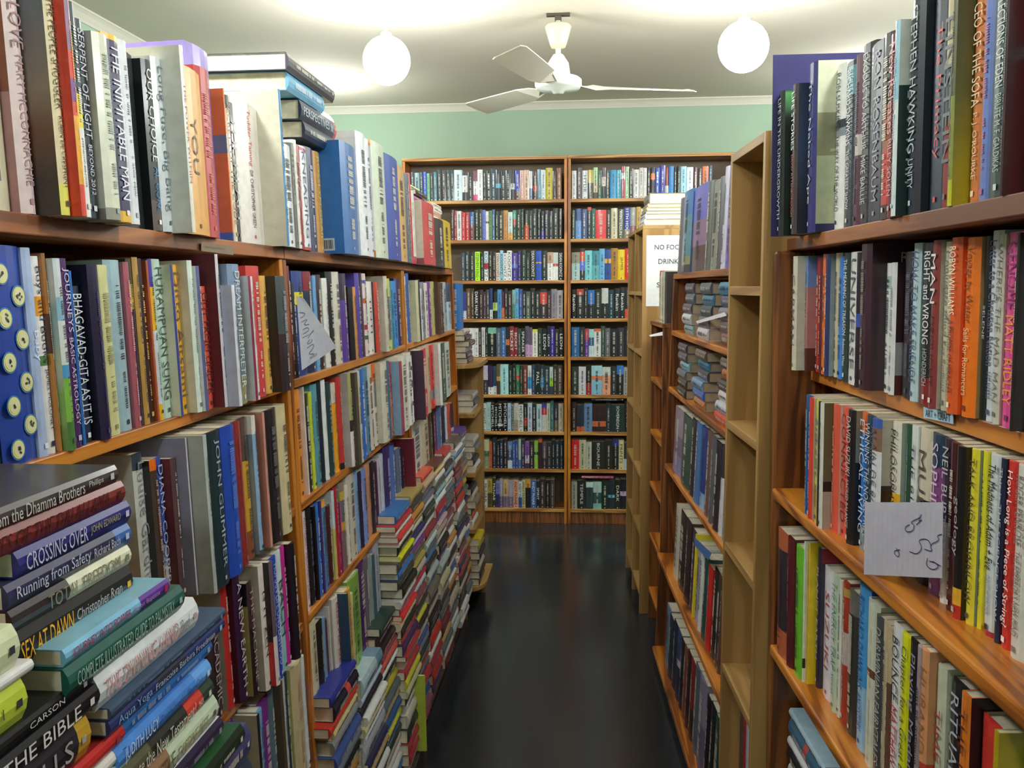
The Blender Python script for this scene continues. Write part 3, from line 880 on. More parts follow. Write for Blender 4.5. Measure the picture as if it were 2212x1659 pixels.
row(UR, RZ[1], PX, px(R3, '''
68 98 140 cfccb8 c=c9c8b8 t=555 |CARMAN
190 205 140 6a8fc8/b07a78@.27/5a3028@.8 c=6a8fc8/b07a78@.27/5a3028@.8 |
282 305 150 b83028 |
305 325 160 6a2028 |
325 355 120 e8761c |
355 390 120 2c3a68 c=8a9aa6 t=ccd |
438 468 110 c8bfa0 |
468 505 140 3a80d0 |
505 555 110 1f3a34 t=ddd |THE MEANING OF TREASON^Rebecca West
555 628 100 dde0dc t=556 |UNIVERSE
628 650 105 2a2030/3a5ab0@.45/2a2030@.55 |
650 675 30 3a1e2c c=3a1e2c i=10 t=887 p=-.035 |
878 930 200 e0e6e2/a8c4b8@.1/e0e6e2@.2 t=334 |
930 975 195 dcdcdc c=3a1c22/aaaab0@.6/5a2a2a@.85 t=889 |
''')+px(R4, '''
60 130 210 2c2830 t=556 |
130 180 150 bcd5dc t=468 |HOW TO MAKE FRIENDS
188 262 150 1e2226/8a1c1c@.83 t=eee a=bbb |RIGHT and WRONG^HONDERICH
262 312 130 8a3a38 c=b5ada0 t=f0e8e0 a=4a2020 |MAN^DROUGHT
350 385 140 c9c5a8 t=777 |Conjugate Mind^Kay Redfield
385 455 110 e0602c t=fff0d0 a=633 |ROBYN WILLIAMS^A PROMISE OF MIRACLES
487 580 110 f07818 c=a8875a t=804020 a=f0d0a0 |Voyage by Water^Sails for Romancers
640 668 100 1c2424 c=1c2424 t=bbc |SELENE
668 725 60 d8dde4 t=557 |Letter to a Christian Nation^SAM HARRIS
725 768 85 cdccbc t=776 |WHERE'S THE MAD MAN
768 855 70 e8509a t=8a2a70 a=f0a040 |GENOME^MATT RIDLEY
855 875 75 2c2624 c=2c2624 |
940 1060 100 d0d4d8 |
'''), 'second', CR, pbase=-.065, zmax=zm, u_max=1.593)
zm = RZ[1]-.024
row(UR, RZ[2], PX, px(R5, '''
50 92 20 1c5a9a t=8ab |
92 125 140 d8453a t=f0c0a0 c=c9bca8 |
145 180 50 c9cf6a/d9b84a@.7 t=667 |
180 193 52 262a30 |
193 222 80 dcdcd0 c=6a6a4a/221f18@.62/b8b0a4@.7 |
305 358 115 e0604a c=d8cabc t=f0a08a |
395 440 130 e8604a t=8a1c1c |CONNECTED
440 500 165 221e20 c=8a8878/1a1a22@.38 t=ccc |DAVID SUZUKI^SACRED BALANCE
567 606 200 e0703a/2a78d0@.15/8a9aa8@.82 t=cde |ETHICAL LIVING
608 655 210 2a4858 t=ccc a=b04040 |WINNING THE NOBEL PRIZE
655 735 225 3a60b0/8a6a5a@.06/dde0e4@.22 c=b8b4a4/3a2a24@.45/aaa69a@.72 t=556 |ALAIN DE BOTTON
848 918 290 e8e4d4/f0b820@.48 c=9aa99c t=333 |PHILOSOPHY for LIFE
1000 1030 310 2c5a3c t=9ab |
1030 1090 360 dfe6e4 t=334 |THE RIALTO
''')+px(R6, '''
85 155 60 d8d0b8/2a2228@.45 t=544 |MURIEL
155 235 95 26405a/8a4a88@.2 t=d8c8d8 |SOPHIE^WILLIAM
235 270 110 3a2c40/e8e8ee@.5 t=bbb |NEIL BURTON^PLATO
270 310 150 4a1820/6a4048@.55/4a1820@.9 |
310 360 160 1a1818/e8b030@.82/c03020@.92 c=2a1a16 t=aaa |geology
398 445 190 e8d83a c=7f9088 t=444 |TALK AND BROWNLOW
475 500 225 e8e030 |
500 580 220 d5dde0/b03040@.97 t=222 a=99a |The Madness of Adam + Eve^DAVID HORROBIN
580 615 250 1f2c48 t=ccd a=3a80c8 |This is THE SCIENCE SHOW
615 660 270 d83a30 t=fff |How Long is a Piece of String?
658 765 290 dddbd2 t=8a7a78 |ROGER PENROSE^THE EMPEROR'S NEW MIND
765 900 300 26242a |
'''), 'third', CR, pbase=-.047, zmax=zm, u_max=1.593)
zm = RZ[2]-.022
row(UR, RZ[3], PX, px(R7, '''
50 115 50 b5603c/2a2430@.14/b5603c@.78 t=5a3030 p=-.002 |
120 170 95 5a1820 c=5a1820 t=8a5050 p=-.004 |
172 195 160 6cc030 p=-.008 c=3a1420/6a2838@.15/2a1018@.25/6a2838@.4/2a1018@.55/6a2838@.8/2a1018@.88 |
240 272 120 e0ead8/2a2a20@.83/e0ead8@.9 p=-.012 |
272 305 150 d8b870 p=-.016 |
305 325 130 f0d020 p=-.018 |
325 355 165 2a2a44 c=a02030/3a3040@.1 t=bbc |PLANET EARTH
358 425 320 e4e4ea c=b4b8b4 t=b04050 |SUZUKI
425 470 350 c5d8c0 t=687 |THE ENERGY TRAP^Street
470 490 385 e0e0d4 |
490 520 395 b04030/c8a050@.04/b04030@.1/c8b8b4@.35/b04030@.58 |
520 580 465 6a6a62/3a3630@.15 |
583 640 425 4aa0e0/9cc8e8@.6 c=24408a t=2a5a98 |RICHARD DAWKINS^ANCESTORS
640 690 530 d5dcc8/6a4030@.4/d5dcc8@.45 |
690 748 650 4a5054 t=b0b4b4 |DARWINIAN FAIRYTALES
748 775 665 c8b898 |
775 800 700 c4b490/6a4a3c@.3 |
''')+px(R8, '''
88 175 240 e8eaea t=334 a=c03040 |BOUNCE^MATTHEW SYED
175 240 320 e6ea20 t=555 |Chapter for a Great Economy
245 330 390 201c22 t=99a |Playing Madame Mao
330 370 430 a89aa0 |
372 435 455 d9996a/c04030@.47/1c1612@.5 c=c48a60/c04030@.47/14110e@.5 t=a0684a a=d8a060 |HUBAND^Warriors
520 600 620 cccfb8 c=c4c8b4 t=b0403a a=333 |TIME WARS
650 740 790 26242a c=1c1a1e t=bbc |RITUAL THEORY
745 830 900 e07a2a c=1c1a1e t=5a2a10 i=11 |THE NEW GUIDE
930 1070 1180 d83a30 t=f0e8e4 |Imp
1070 1115 1270 b8a020 c=b8a020 |
1350 1700 1400 a8c8d8 t=4a6a80 |THE
'''), 'fourth', CR, pbase=-.03, zmax=zm, u_max=1.593, ym=None)
# narrow beige case
row(UB, BZ[1], PX, '''
1609 1630 663 221f38/5a2a3a@.5/221f38@.8 t=b06a50 |TRAVEL GUIDE
''', 'second', 'narrow beige bookcase', p=None) if False else None
def loose(unit, z, u0, u1, h, p, dp, col, rown, case, order, **k):
    d = dict(col=col, txt=k.pop('txt', ''), **k)
    o = unit.W(p, u1, z+h) if unit.side == 'R' else unit.W(p, u0, z+h)
    book(o, -unit.v, -unit.u if unit.side == 'R' else unit.u, unit.pn, h, u1-u0-.0006, dp, d, rown, case, order)
CN = 'narrow beige bookcase'
for z, p, its in ((BZ[1], -.07, [(1609, 1632, .232, '221f38/5a2a3a@.5/221f38@.8', '')]),
                  (BZ[2], -.13, [(1620, 1630, .205, 'c8c4bc/3a3430@.4/b8b4a8@.6', '')]),
                  (BZ[3], -.065, [(1587, 1608, .235, '14120e', 'THE LAST OF THE'), (1610, 1625, .21, 'b08078/8a5a54@.6', '')]),
                  (BZ[4], -.04, [(1581, 1591, .225, 'c4beb0', ''), (1591, 1600, .22, '5a4a44', ''), (1600, 1606, .22, 'b02c38', ''), (1606, 1612, .215, 'c8ccd0', ''), (1612, 1620, .21, '6a7898', '')])):
    for k, (xa, xb, h, col, tx) in enumerate(its):
        a, b = max(1.652, UB.at_base(xb, p, z)), UB.at_base(xa, p, z)
        loose(UB, z, a, max(b, a+.008), h, p, .14, col, {BZ[1]: 'third', BZ[2]: 'fourth', BZ[3]: 'fifth', BZ[4]: 'sixth'}[z], CN, k, txt=tx, t='9a8a80' if tx != 'THE LAST OF THE' else 'b8a030')
# standing rows of the second pine case
J = (1340, 860, 2.075); K = (1340, 260, 2.592)
row(UP, PZ[0], K, '''
305 330 440 6a6470 |
330 385 400 3f78b8/5a8a9a@.3/8a8a60@.8/2a2a2a@.9 c=3a6aa0 |
385 460 370 6a6ac8/8a6a90@.4/5a3a3a@.7 |
460 490 345 5a5a58 |
490 525 340 8a8c80 |
525 550 320 5a5460 |
550 572 265 ccc8e0 |
572 615 225 7a6ab8/8a7aa0@.4/6a5ab0@.6 |
''', 'top', CP, pbase=-.006, u_max=3.42)
row(UP, PZ[3], J, '''
228 262 45 9a8a98/7a6a84@.4/8a88b0@.7 |
262 300 75 2f5048 |
300 318 90 2a2430 |
318 345 105 4a78b0 |
345 365 125 28408a/8ab0d0@.8 |
365 385 140 6a5550 |
385 402 165 5a6068 |
402 430 190 2a2430 |
430 446 210 3a3440/dcdce0@.35 |
446 470 225 3f5878/2a4060@.5/5a90b0@.8 |
''', 'fourth', CP, pbase=-.01, u_max=3.40, zmax=PZ[2]-.022)
row(UP, PZ[4], J, '''
230 250 480 ccc8b8 |
250 275 510 2a2a2a |
275 300 540 3a2a30 |
300 316 590 4a3550 |
316 326 600 e0d030 |
326 338 645 a8a8b8 |
338 352 660 d8dcdc t=334 |BRISINGR
352 370 700 24504a |
370 395 750 c82a28 |
395 412 760 2a2a24 |
412 428 790 4a4038 |
428 442 800 6a4a40 |
442 458 900 2a3a9a/ddd@.7 |
''', 'fifth', CP, pbase=-.012, u_max=3.40, zmax=PZ[3]-.022)
row(UP, PZ[5], J, '''
192 205 930 6a88a0 |
205 222 975 2a3040 |
222 238 1000 1a2848 |
238 254 1040 3a4a78/ccc@.4/2a3050@.5 |
254 268 1080 2a2430 |
268 280 1110 8a4a38 |
280 295 1130 3a2024 |
295 312 1170 8a2a2c/3a1c20@.6 |
312 330 1190 5a6878 |
330 362 1240 8a8098/6a6480@.5 |
362 378 1330 1a1822 |
378 396 1370 16201e |
396 430 1430 1f4a48/2a6a70@.5 |
430 455 1480 2a6878 |
''', 'sixth', CP, pbase=-.012, u_max=3.40, zmax=PZ[4]-.022)
# flat paperbacks, spines to the aisle
def pile(unit, z, u0, u1, p, specs, name, case, dp=.115, jit=.008, far=False, zmax=9):
    """flat books from the bottom up; each is (thickness, colours, text...)"""
    for k, s in enumerate(specs):
        th, col = s[0], s[1]; opt = dict(s[2]) if len(s) > 2 else {}
        ln = opt.pop('ln', u1-u0); du = opt.pop('du', random.uniform(-jit, jit)); dpp = opt.pop('p', random.uniform(-jit, jit))
        if z+th > zmax: break
        if ln < u1-u0 and 'near' in opt: a = u0
        else: a = u1-ln
        d = dict(col=col, txt=opt.pop('txt', ''), **opt)
        dd = opt.get('D', dp)
        if unit.side == 'R': o = unit.W(p+dpp, a+ln+du, z)
        else: o = unit.W(p+dpp, a+du, z)
        book(o, unit.right, Vector((0, 0, 1)), unit.p, ln, th-.0005, dd, d, name, case, len(specs)-k)
        z += th
    return z
def rnd_specs(pal, n, t0=.014, t1=.032):
    return [(random.uniform(t0, t1), random.choice(pal)+random.choice(['', '/'+random.choice(pal)+'@%.2f' % random.uniform(.3, .8)]), {'ln': random.uniform(.165, .185)}) for _ in range(n)]
palp = ['6a6070', '4a5a68', '88889a', '3a3a44', 'c8ccd4', '5a4a48', '7890b0', '8a6a60', 'a0a4b0', '3a4448', '6a4040', '9a8a80']
cols1 = [['3a4a50', '5a7a8a', '4a4850', '8a8490', '4a4450'], ['7a4a44', '6a5a68', '88808a', '3a4a70', '3a8ab0'], ['d0ccd0', '6a6468', '3a4a50', '4a80a0', '50606a'], ['8ab0b8', 'ccd0d4', '5a5460', '5a6a72', '5a5060']]
uu = [2.02, 2.37, 2.71, 3.04, 3.40]
for k in range(4):
    sp = [(.036, c, {'ln': .178, 'pg': 'b8a890'}) for c in cols1[k]]
    pile(UP, PZ[1], uu[k]-.0, uu[k]+.178, -.012, sp, 'flat pile on the second shelf', CP, zmax=PZ[0]-.022)
cols2 = [['a04a38', '9a6a60', '4a4450', '2a2830', '8a6a50', '4a4a52'], ['d04830', 'c8ccd4', 'd8d4d0', '3a3438', 'c86a30', '5a4a40'], ['c08048', '3a68c0', '7a98b8', '44404a', '3a88a8', '6a5a50'], ['3a3430', '4a4438', '6a7078', '8ac0d0', '5a5a60', '4a4850']]
for k in range(4):
    sp = [(.031, c, {'ln': .178, 'pg': 'a89880'}) for c in cols2[k]]
    pile(UP, PZ[2], uu[k]-.02, uu[k]+.158, -.006, sp, 'flat pile on the third shelf', CP, jit=.014, zmax=PZ[1]-.022)
# low case: pale paperbacks
def filler(unit, z, u0, u1, p, cols, hh, dp, name, case, gaps=(), lean=0, vis=1, tx=None):
    """a row filled from u0 to u1 with one book for each colour"""
    ws = [random.uniform(.7, 1.35)*(1.6 if c.endswith('*') else 1) for c in cols]; s = (u1-u0)/sum(ws)
    x = u0
    for k, (c, w_) in enumerate(zip(cols, ws)):
        th = w_*s; c = c.strip('*'); t_ = ''
        if ':' in c: c, t_ = c.split(':', 1)
        h = random.uniform(*hh); d = dict(col=c, txt=t_.replace('_', ' '), vis=vis)
        if t_: d['t'] = '222' if lum(hexc(c.split('/')[0])) > .4 else 'eee'
        if c != '-':
            pp = p+random.uniform(-.004, .004)
            if unit.side == 'R': o = unit.W(pp, u1-(x-u0), z+h)
            else: o = unit.W(pp, x, z+h)
            book(o, -unit.v, unit.right, unit.p, h, th-.0006, dp, d, name, case, k)
        x += th
pals = ['c8c4a8', 'b8b498', 'd0ccb8', '8a8878', 'c0b48c', '5a5a50', 'a8c0b8', 'c8bc98', '9aa48a', 'b04a3a']
filler(US, SZ[0], 3.47, 3.70, -.01, ['c8bc98', 'c0b48c/c04a3a@.0/c0b48c@.1', 'd0ccb8', 'a8b8b8', 'b8b498', 'ccc8b0', '4a4440'], (.19, .215), .12, 'top', 'low dark bookcase')
for q, z in enumerate(SZ[1:]):
    filler(US, z, 3.475, 3.82, -.045, [random.choice(pals) for _ in range(13)], (.165, .195), .12, ['second', 'third', 'fourth', 'fifth', 'lowest'][q], 'low dark bookcase')
# the wall of paperbacks
rowsL = [
 '2a3034 8aaab0 2a3a4a 2a58c0 7ab888 1c2428 4a7a8a 2c3a40 3a3438 2a4448 34444c cfe0e8* 2a2c34/ddd@.1/2a2c34@.7 2c2428 8a4a5a/eee@.35/d84a8a@.8 eeeeee* 1c2828 22302c* 2a4a5a 1c2c34/4ab0d0@.45/1c2c34@.6 22282c 26303a 1c2428/c0ccc8@.45/1c2428@.65 2a3cb0/5a3a30@.7 d9a8a0 d8b8a0 c8ccd4/4a6a9a@.6 3a2020/a02c30@.5/3a2020@.7 6a9ab8 c8d4d4 c8b42a* 2a1c1c 8a5a40',
 '4a1c2c 8a3038 ddd c03038 c03a38 2a5a9a/6a2c3a@.45 2a3a2a 3a3c24 6a78c8 e4e4e8*/445@.35/e4e4e8@.42 6a8a4a:BURIED_ALIVE 3a6a90 22302a 2a2420 c88a48 c8dcd8*/e0a860@.75 4a9a80/b04030@.3/22402a@.5 1c3428 1c2a24 243028/c05030@.5 2c2c30 24282c 1c2024 20283a/4a3aa0@.7 1c2430 22202a 2a2a30 2a2624',
 '3a4a5a 2c3438 2a2c2e b0f02a*:STEPHEN_KING 1c2a24 cfe4f0/c03040@.4/eee@.6:KOONTZ 2c2020 3a2420 e4d4cc:DEAN_KOONTZ 8ac0dc:KOONTZ ececec:KOONTZ ececec:KOONTZ 4a3a98*/5a6ad0@.4/3a2a88@.55 3a2a68 22382c 2a3430 262420:DEAN_KOONTZ 2456c8/e0a040@.38/2456c8@.43 1c2c28 c8a088/eee@.4 ccd4d4/c0504a@.4/eee@.5 22283a:DEAN_KOONTZ',
 '28389a/c0d0e8@.7 6a4a34 4a3a2c 221e1c:DARK_HALF 3a2a2c 4a2840 44404a 2a3c78/ddd@.7 1c201c/b8d070@.4/1c201c@.7 4a90d0 5a2838/d87030@.6 2c2428 3a2830 8ab8b0/5a8a78@.5 6ab0dc/7090a0@.35/5aa8e0@.5 3a58a0 2a3034 50605a 26282c 222428 2c2a2c/d04038@.1/3a2a34@.5* 3a2a34 8a8490* a8a4a8*',
 'e8e8ec eaeaec e4e4e8 3a2824 dcdce0 1c2c28 7ac0a8/16181a@.2* 5a6a80 3a6ab0 2a2420/d87a40@.4/2a2420@.6 8a2c30:SECRET 8a2c30:SECRET 3a4a48 1c1c20:SPEAKER 6a5a70/c8a0c8@.6 6a5a70/c8a0c8@.6 e4e4dc*/e0d050@0/e4e4dc@.1 2a3a34 1c2024:LEON 1c2024:LEONI 3a2a9a 2a2830 2a2a2c:LEON',
 'dcecec 2c3c34 5a7a68/2a3430@.5 90c838 c8b8d8/3a3440@.5 3a2858/eee@.75 2a4a68/dde@.7 6a5a38/c09a50@.4/4a3a28@.55 a8dce0* 1c2a28 1c2420 3a8a60/c84030@.35/2a6a4a@.5 2a3a34 7a3a38 3a9ad8/ddd@.0/3a9ad8@.4/eee@.8 2a4468 1c2a24:FALL 22344a/3a78a8@.4/22344a@.75 2c3c4c c8dce0/a8d840@.4/3a4a5a@.7 3a3430 5a4c44',
 'dcdce0/c84030@.0/dcdce0@.2 e4e4e8/c03038@.75 cfe4e0 c4d4d4:NIGHT b8d8d4 1c1c1e:MITCHELL 161618:MITCHELL 161618/ccc@.75/161618@.82:MITCHELL 1c1c22:MITCHELL b8d0ec 8a9498:MITCHELL d4d0c8/b09a80@.6 d8e0dc:MITCHELL 1c1c1c/a03030@.5/1c1c1c@.8 c8d4e8 26303a c4dce8 4a3aa8/c02c38@.15/ccc@.4 c8d4bc 3a6a72 3a3448/6a5a50@.6 c4b8a4',
 '3a2024 5a2c24 d8a8a0/8a6a60@.5 c4c89a/4a6a4a@.4/8a9a78@.6 d8683a 2a2c38 22283a 2a3048 342c34 6a88c0/3a4a78@.3/c8d8e8@.7 3a5aa8 3a4c98 b0ccb8/4a78a8@.7 3a2c58 8a5ab0/d8d0e0@.5/4a4450@.8 3a2440 8ac040/2c3a20@.4/8ac040@.5 3a2428/d86030@.0/3a2428@.1 6a5a68/4a3a44@.6 3a3240 26222c 2a3a4a 22303c',
 '2a2428 4a3a90/c04050@.5:McCALL dcdce0:McNAB c0a848/6a5a2c@.5:ANDY_McNAB 3a3c24:McNAB 8a8ae0/4a3a88@.5:ANDY_McNAB a098b0/6a5a78@.6 d8b878/8a7a9a@.6 a8a0b8/7a6a88@.6 e8a888:ANDY_McNAB d8e0f0/4a6ab0@.6:ANDY_McNAB d0c898:ANDY_McNAB 221e22/d8a040@.0/221e22@.3 3a68b0:ANDY_McNAB 2a2428:SPIRIT 3a3030 26221e 4a4440']
rowsR = [
 'dcdce0 4a3a40 c8ccd4:HYDE b8a030/2c2c20@.45 b8dcb0/d8c0a0@.5/4a3c2a@.8 2a5a4a 5a4a54/d8c8c0@.3/2a2c30@.6 2a3028 2a90c8* 3aa0b8 a83a50/ddd@.2/b04a60@.4 a8d0a0 1c1c20 e0e0e0 d8d0cc e4e0e0 1c1a1c 2a1c20/f08030@.2/2a1c20@.4 2a58b8 3a40a0 a03a30/ddd@.6 2a8ad8 222428 1c2c24 a8dcf4 e4f0f8* 4a2a34 3a2424 d87a50 3a4a68',
 '3a4a44 2a4a88/6a98d8@.4 34487a 2c2c34/d84030@.0/2c2c34@.1 2a5a50 d82c30* 2c2c2c d0c8a8 4a4a34:WINTERSUN 2a3c9a/8a7a68@.7:11TH_HOUR 9a9a98/8a5a6a@.6 c8a040 d8ecf0*/7ac0dc@.6 f0c040/f0a030@.4/d84a30@.8',
 '8a8a78/a8c8c8@.4 34282c/d04030@.1/5a6ad0@.4/2c2c34@.7 7ac8d0 3a8a98/5aa8b0@.5 6ab0dc 2a4a98/e8b060@.3/2a4a98@.45 a87828 e8c818*:JAMES d82430:CROSS d8e4e8/3a80b0@.5 2a3a68 3aa050',
 '1c1e20:Rankin b04030/222@.2 222428 2a6ab8/1c1e22@.5 1c2024 ccc/222@.5 1c3a48 1c1c20:Rankin 1c2028:Rankin 22262c/d84a30@.7 8ab8dc/d8e0e8@.5:JOHNSON 4a3aa0 2a8ad0 3a3a68',
 '2a68a8 2a3038 c04050/6a3a9a@.4 a8d8e0/2a5a8a@.3/c8e0e8@.6 e8e8e8/d86a40@.0/e8e8e8@.1 3a5a50 6a6a78 22202a 3a3440 2a2430 2c3a60 3a3428 c83030',
 '2a3c38 d8d4e0 22201c/a02c30@.6 a8d4e4/e08060@.35/8ac0dc@.5* d8e0d8/e8a888@.3* 2c2c34 3a78c8/1c1c20@.3 a8a8a8 c8d08a:BARCLAY 3a1c1c:GRISHAM 3a3024 2a2420/c8b030@.0/2a2420@.2',
 '3a2a28 2c3444/c86030@.8 6a8ab8* 3a2420/c86a48@.6/3a2420@.8* 2c3440 1c3430:SOVEREIGN* 2a1c18:INFECTED 6a6458 d86820/8a3a20@.6 2c2420',
 'd82828 c8c4a8 c4c4b8 2a2c28:BOURNE* 2c2824 2a3a88/222@.2 d4c89a:PRINTS 3a3c38/b0c8e0@.6 2a3440/cc3030@.45:CHILD 7ab0dc/d0e0e8@.4/3a6a9a@.8 3a3a44',
 'a8a49c 26282a:TEMPLE 5a6468/c8e4e0@.0/34484a@.2 b8dcd8/3a5a5a@.4/8ac8c8@.8 22342c 26343c/7ac0d0@.5/26343c@.6 2a241c:DARK 221c28/c8b0d0@.4/221c28@.55 26202c 2a1c28 2a2026 2c1c20']
ords = ['top', 'second', 'third', 'fourth', 'fifth', 'sixth', 'seventh', 'eighth', 'lowest']
x0s = [-1.09, -.84, -.78, -.78, -.76, -.745, -.745, -.72, -.71]
x1s = [-.155, -.15, -.145, -.148, -.145, -.15, -.145, -.145, -.2]
for k in range(9):
    dn = .0 if k else 0
    filler(UK, KZ[k], x0s[k], x1s[k], -.015, rowsL[k].split(), (.168, .19), .11, ords[k], 'wall bookcase beside the curved shelves')
    filler(UK, KZ[k], -.095, .40 if k else .75, -.015, rowsR[k].split(), (.168, .192), .11, ords[k], 'wall bookcase beyond the pigeonholes')
for (xa, z, col) in ((-.03, KZ[8]+.196, 'a84868'), (.03, KZ[6]+.196, '2a2420')):
    book(UK.W(-.012, xa, z), UK.u, Vector((0, 0, 1)), UK.p, .2, .016, .11, dict(col=col, txt='CONFESSOR' if col[0] == '2' else ''), 'upper', 'wall bookcase beyond the pigeonholes', 0)

# ---------------------------------------------------------------- leaning flat piles in front of the long bookcase
S = lambda q: .58-q
PA = 'pile in front of the long bookcase'
def cpile(p, specs, name, case):
    """flat books placed by the photograph pixel of the top corner of their far end, top book first; returns the underside height"""
    hs = [UL.hit(x, y, p+o.get('dp_', 0)) for x, y, c, o in specs]
    for k, (x, y, c, o) in enumerate(specs):
        o = dict(o); u1, zt = hs[k]
        zb = hs[k+1][1] if k+1 < len(specs) else zt-o.get('th', .025)
        th = max(.009, zt-zb); ln = o.pop('ln', .21); pp = p+o.pop('dp_', 0)
        book(UL.W(pp, u1-ln, zt-th), UL.u, Vector((0, 0, 1)), UL.p, ln, th-.0004, o.get('D', .118), dict(col=c, txt=o.pop('txt', ''), **o), name, case, k)
    return zb
zA = cpile(S(.455), [
 (254, 1003, '3a3230', dict(txt='Letters from the Dhamma Brothers^Phillips', t='c8c8c4', ln=.23)),
 (269, 1037, '7a2826', dict(txt='STORIES OF THE DALAI LAMA', t='4a1414', ln=.235)),
 (281, 1080, '26267a', dict(txt='CROSSING OVER^JOHN EDWARD', t='c8ccdc', a='a8a860', ln=.172)),
 (282, 1129, '2a2a50/3a68b0@.85', dict(txt='Running from Safety^Richard Bach', t='c4c8dc', ln=.185)),
 (282, 1176, '2a2426/dde0c4@.43', dict(txt=' ^TOTAL FREEDOM', t='8a8a70', ln=.18)),
 (284, 1219, '1c1e1e', dict(txt='SEX AT DAWN^Christopher Ryan', t='f0b428', a='bbb', ln=.182, th=.033)),
], 'upper flat', PA)
zB = cpile(S(.43), [
 (365, 1248, '7ab8d8/5a2a90@.68', dict(txt='JOURNEY INTO POWER^Baron Baptiste', t='b81c50', a='b89ad0', c='7ab0c4', ln=.178)),
 (397, 1262, '1f5a50', dict(txt='COMPLETE ILLUSTRATED GUIDE TO PALMISTRY', t='9abcae', ln=.205, dp_=.003)),
 (426, 1289, 'e4ecf0', dict(txt='THE DIVINING HAND^Bird', t='d8a0a0', a='99a', ln=.195)),
 (487, 1311, '3a4e68', dict(txt='', ln=.245, D=.122, t='6a88a8', dp_=.004)),
 (485, 1332, '26346a/2a3048@.35/26346a@.6', dict(txt='Aqua Yoga^Francoise Barbira Freedman', t='8ab0d8', a='bcd', ln=.245, D=.12, dp_=.002)),
 (457, 1378, '2a6ab0', dict(txt='', ln=.21, t='9ac', dp_=-.004)),
 (455, 1423, '4a88d8/6aa8f0@.8', dict(txt='JUDITH LUCY^Drink, Smoke, Pass Out', ln=.195, t='d8e8f8', a='3a6ab0')),
 (461, 1464, '5a5a40/2a3028@.4/d04030@.72/2a4034@.88', dict(txt='Who Wrote the New Testament?^MACK', ln=.235, t='e0ded0')),
 (470, 1500, 'c4d8bc/9a7858@.3/c4d8bc@.5', dict(txt='SPRING CASTLE^CARDINE MIST', ln=.23, t='6a5a48', a='a89a70')),
 (482, 1546, '2a2240', dict(txt='', ln=.22, t='889', c='dcdce0')),
 (528, 1562, '16281a', dict(txt='', ln=.24, dp_=.012, c='22502c', th=.026)),
], 'middle flat', PA)
zC = cpile(S(.432), [
 (38, 1346, 'd0d8b0', dict(txt=' ^A', a='3a2a6a', ln=.2, pg='e08a60')),
 (72, 1422, 'dcdcdc', dict(txt=' ^X', a='222', ln=.2)),
 (54, 1458, 'b8cc40', dict(txt='', ln=.2)),
 (200, 1446, '0c0d10', dict(txt='Barbara^CARSON', t='99a', a='ccc', ln=.24, c='1c201c')),
 (214, 1476, '0e0e12', dict(txt='BOOK OF THE BIBLE', t='dcdcdc', ln=.245, dp_=.004)),
 (192, 1536, '26242e/c8a030@.92', dict(txt='GARRY WILLS', ln=.225, t='aaa')),
 (268, 1562, 'c02828', dict(txt='Paul Sagri', t='a04040', ln=.23, c='8a1c1c')),
 (280, 1592, 'dcdcd4', dict(txt='DREAMS', t='222', ln=.215)),
 (282, 1624, '9ac8cc', dict(txt='', ln=.215)),
 (270, 1650, '6a7a30', dict(txt='', ln=.2, th=.03)),
], 'near flat', PA)
print('pile undersides', zA, zB, zC)
pile(UL, .50, .56, 1.03, S(.44), [(.18, '5a4a40', dict(ln=.4, vis=0)), (.18, '5a4a40', dict(ln=.4, vis=0))], 'hidden', PA, dp=.12) if False else None
for (a, b, z1) in ((.52, .735, zC), (.79, 1.0, zB)):
    z = 0.0; sp = []
    while z < z1-.03:
        t_ = random.uniform(.024, .036)
        if z+t_ > z1-.022: t_ = z1-z
        sp.append((t_, random.choice(['2a3a50', 'b8b4a0', '6a2a28', '3a3a3a', 'c8ccd0', '2a5a50', 'c09a50', '4a4a78', 'd8d4c8']), dict(ln=b-a))); z += t_
    if z < z1-.001: sp.append((z1-z, 'c8c4b0', dict(ln=b-a)))
    pile(UL, 0.0005, a, b, S(.432), sp, 'lower flat', PA, dp=.115, jit=.003)
# flat pile on the top shelf
PT = 'top of the middle pine bookcase'
pile(UL, 1.800, 1.775, 2.03, .012, [(.034, '26304a', dict(txt='', ln=.235, D=.16)), (.040, '1f2c46/c03a48@.93', dict(txt='PERSPECTIVES III', t='aabbc4', ln=.25, D=.165))], 'top flat', PT, jit=.001)
pile(UL, 1.8765, 1.69, 1.95, .012, [(.036, '6aa8cc', dict(txt='', t='cde', ln=.235, du=-.004, D=.17, pg='e4dcc0')), (.034, '3a3844', dict(txt='', ln=.31, du=.06, p=.006, D=.18, pg='f0ece0'))], 'top flat', PT, jit=.001)
# books lying on books further along the top shelf
for (z, a, ln, col, p_) in ((1.803, 3.06, .22, 'a84a88', -.02), (1.822, 3.10, .21, '2c2c30', -.01), (1.84, 3.07, .2, 'd8d4a8', -.03)):
    book(UL.W(p_, a, z), UL.u, Vector((0, 0, 1)), UL.p, ln, .017, .15, dict(col=col, txt=''), 'loose top', PT, 0)
pile(UL, 1.757, 3.42, 3.62, -.005, [(.018, 'e4e0d4', {}), (.016, 'd8a898', {}), (.02, 'e8e4dc', {}), (.014, 'dcd8d0', {})], 'loose top', PT, dp=.14)
filler(UL, LZ[0], 3.40, 3.775, -.01, ['a82c38', 'b8bcc4', '5a2c34', '3a2030', 'd84860/26244a@.0', '2a2850', '22242e', '26244a', '2c2c3a', '4a2a34', '3a3440'], (.165, .185), .13, 'top', CC)
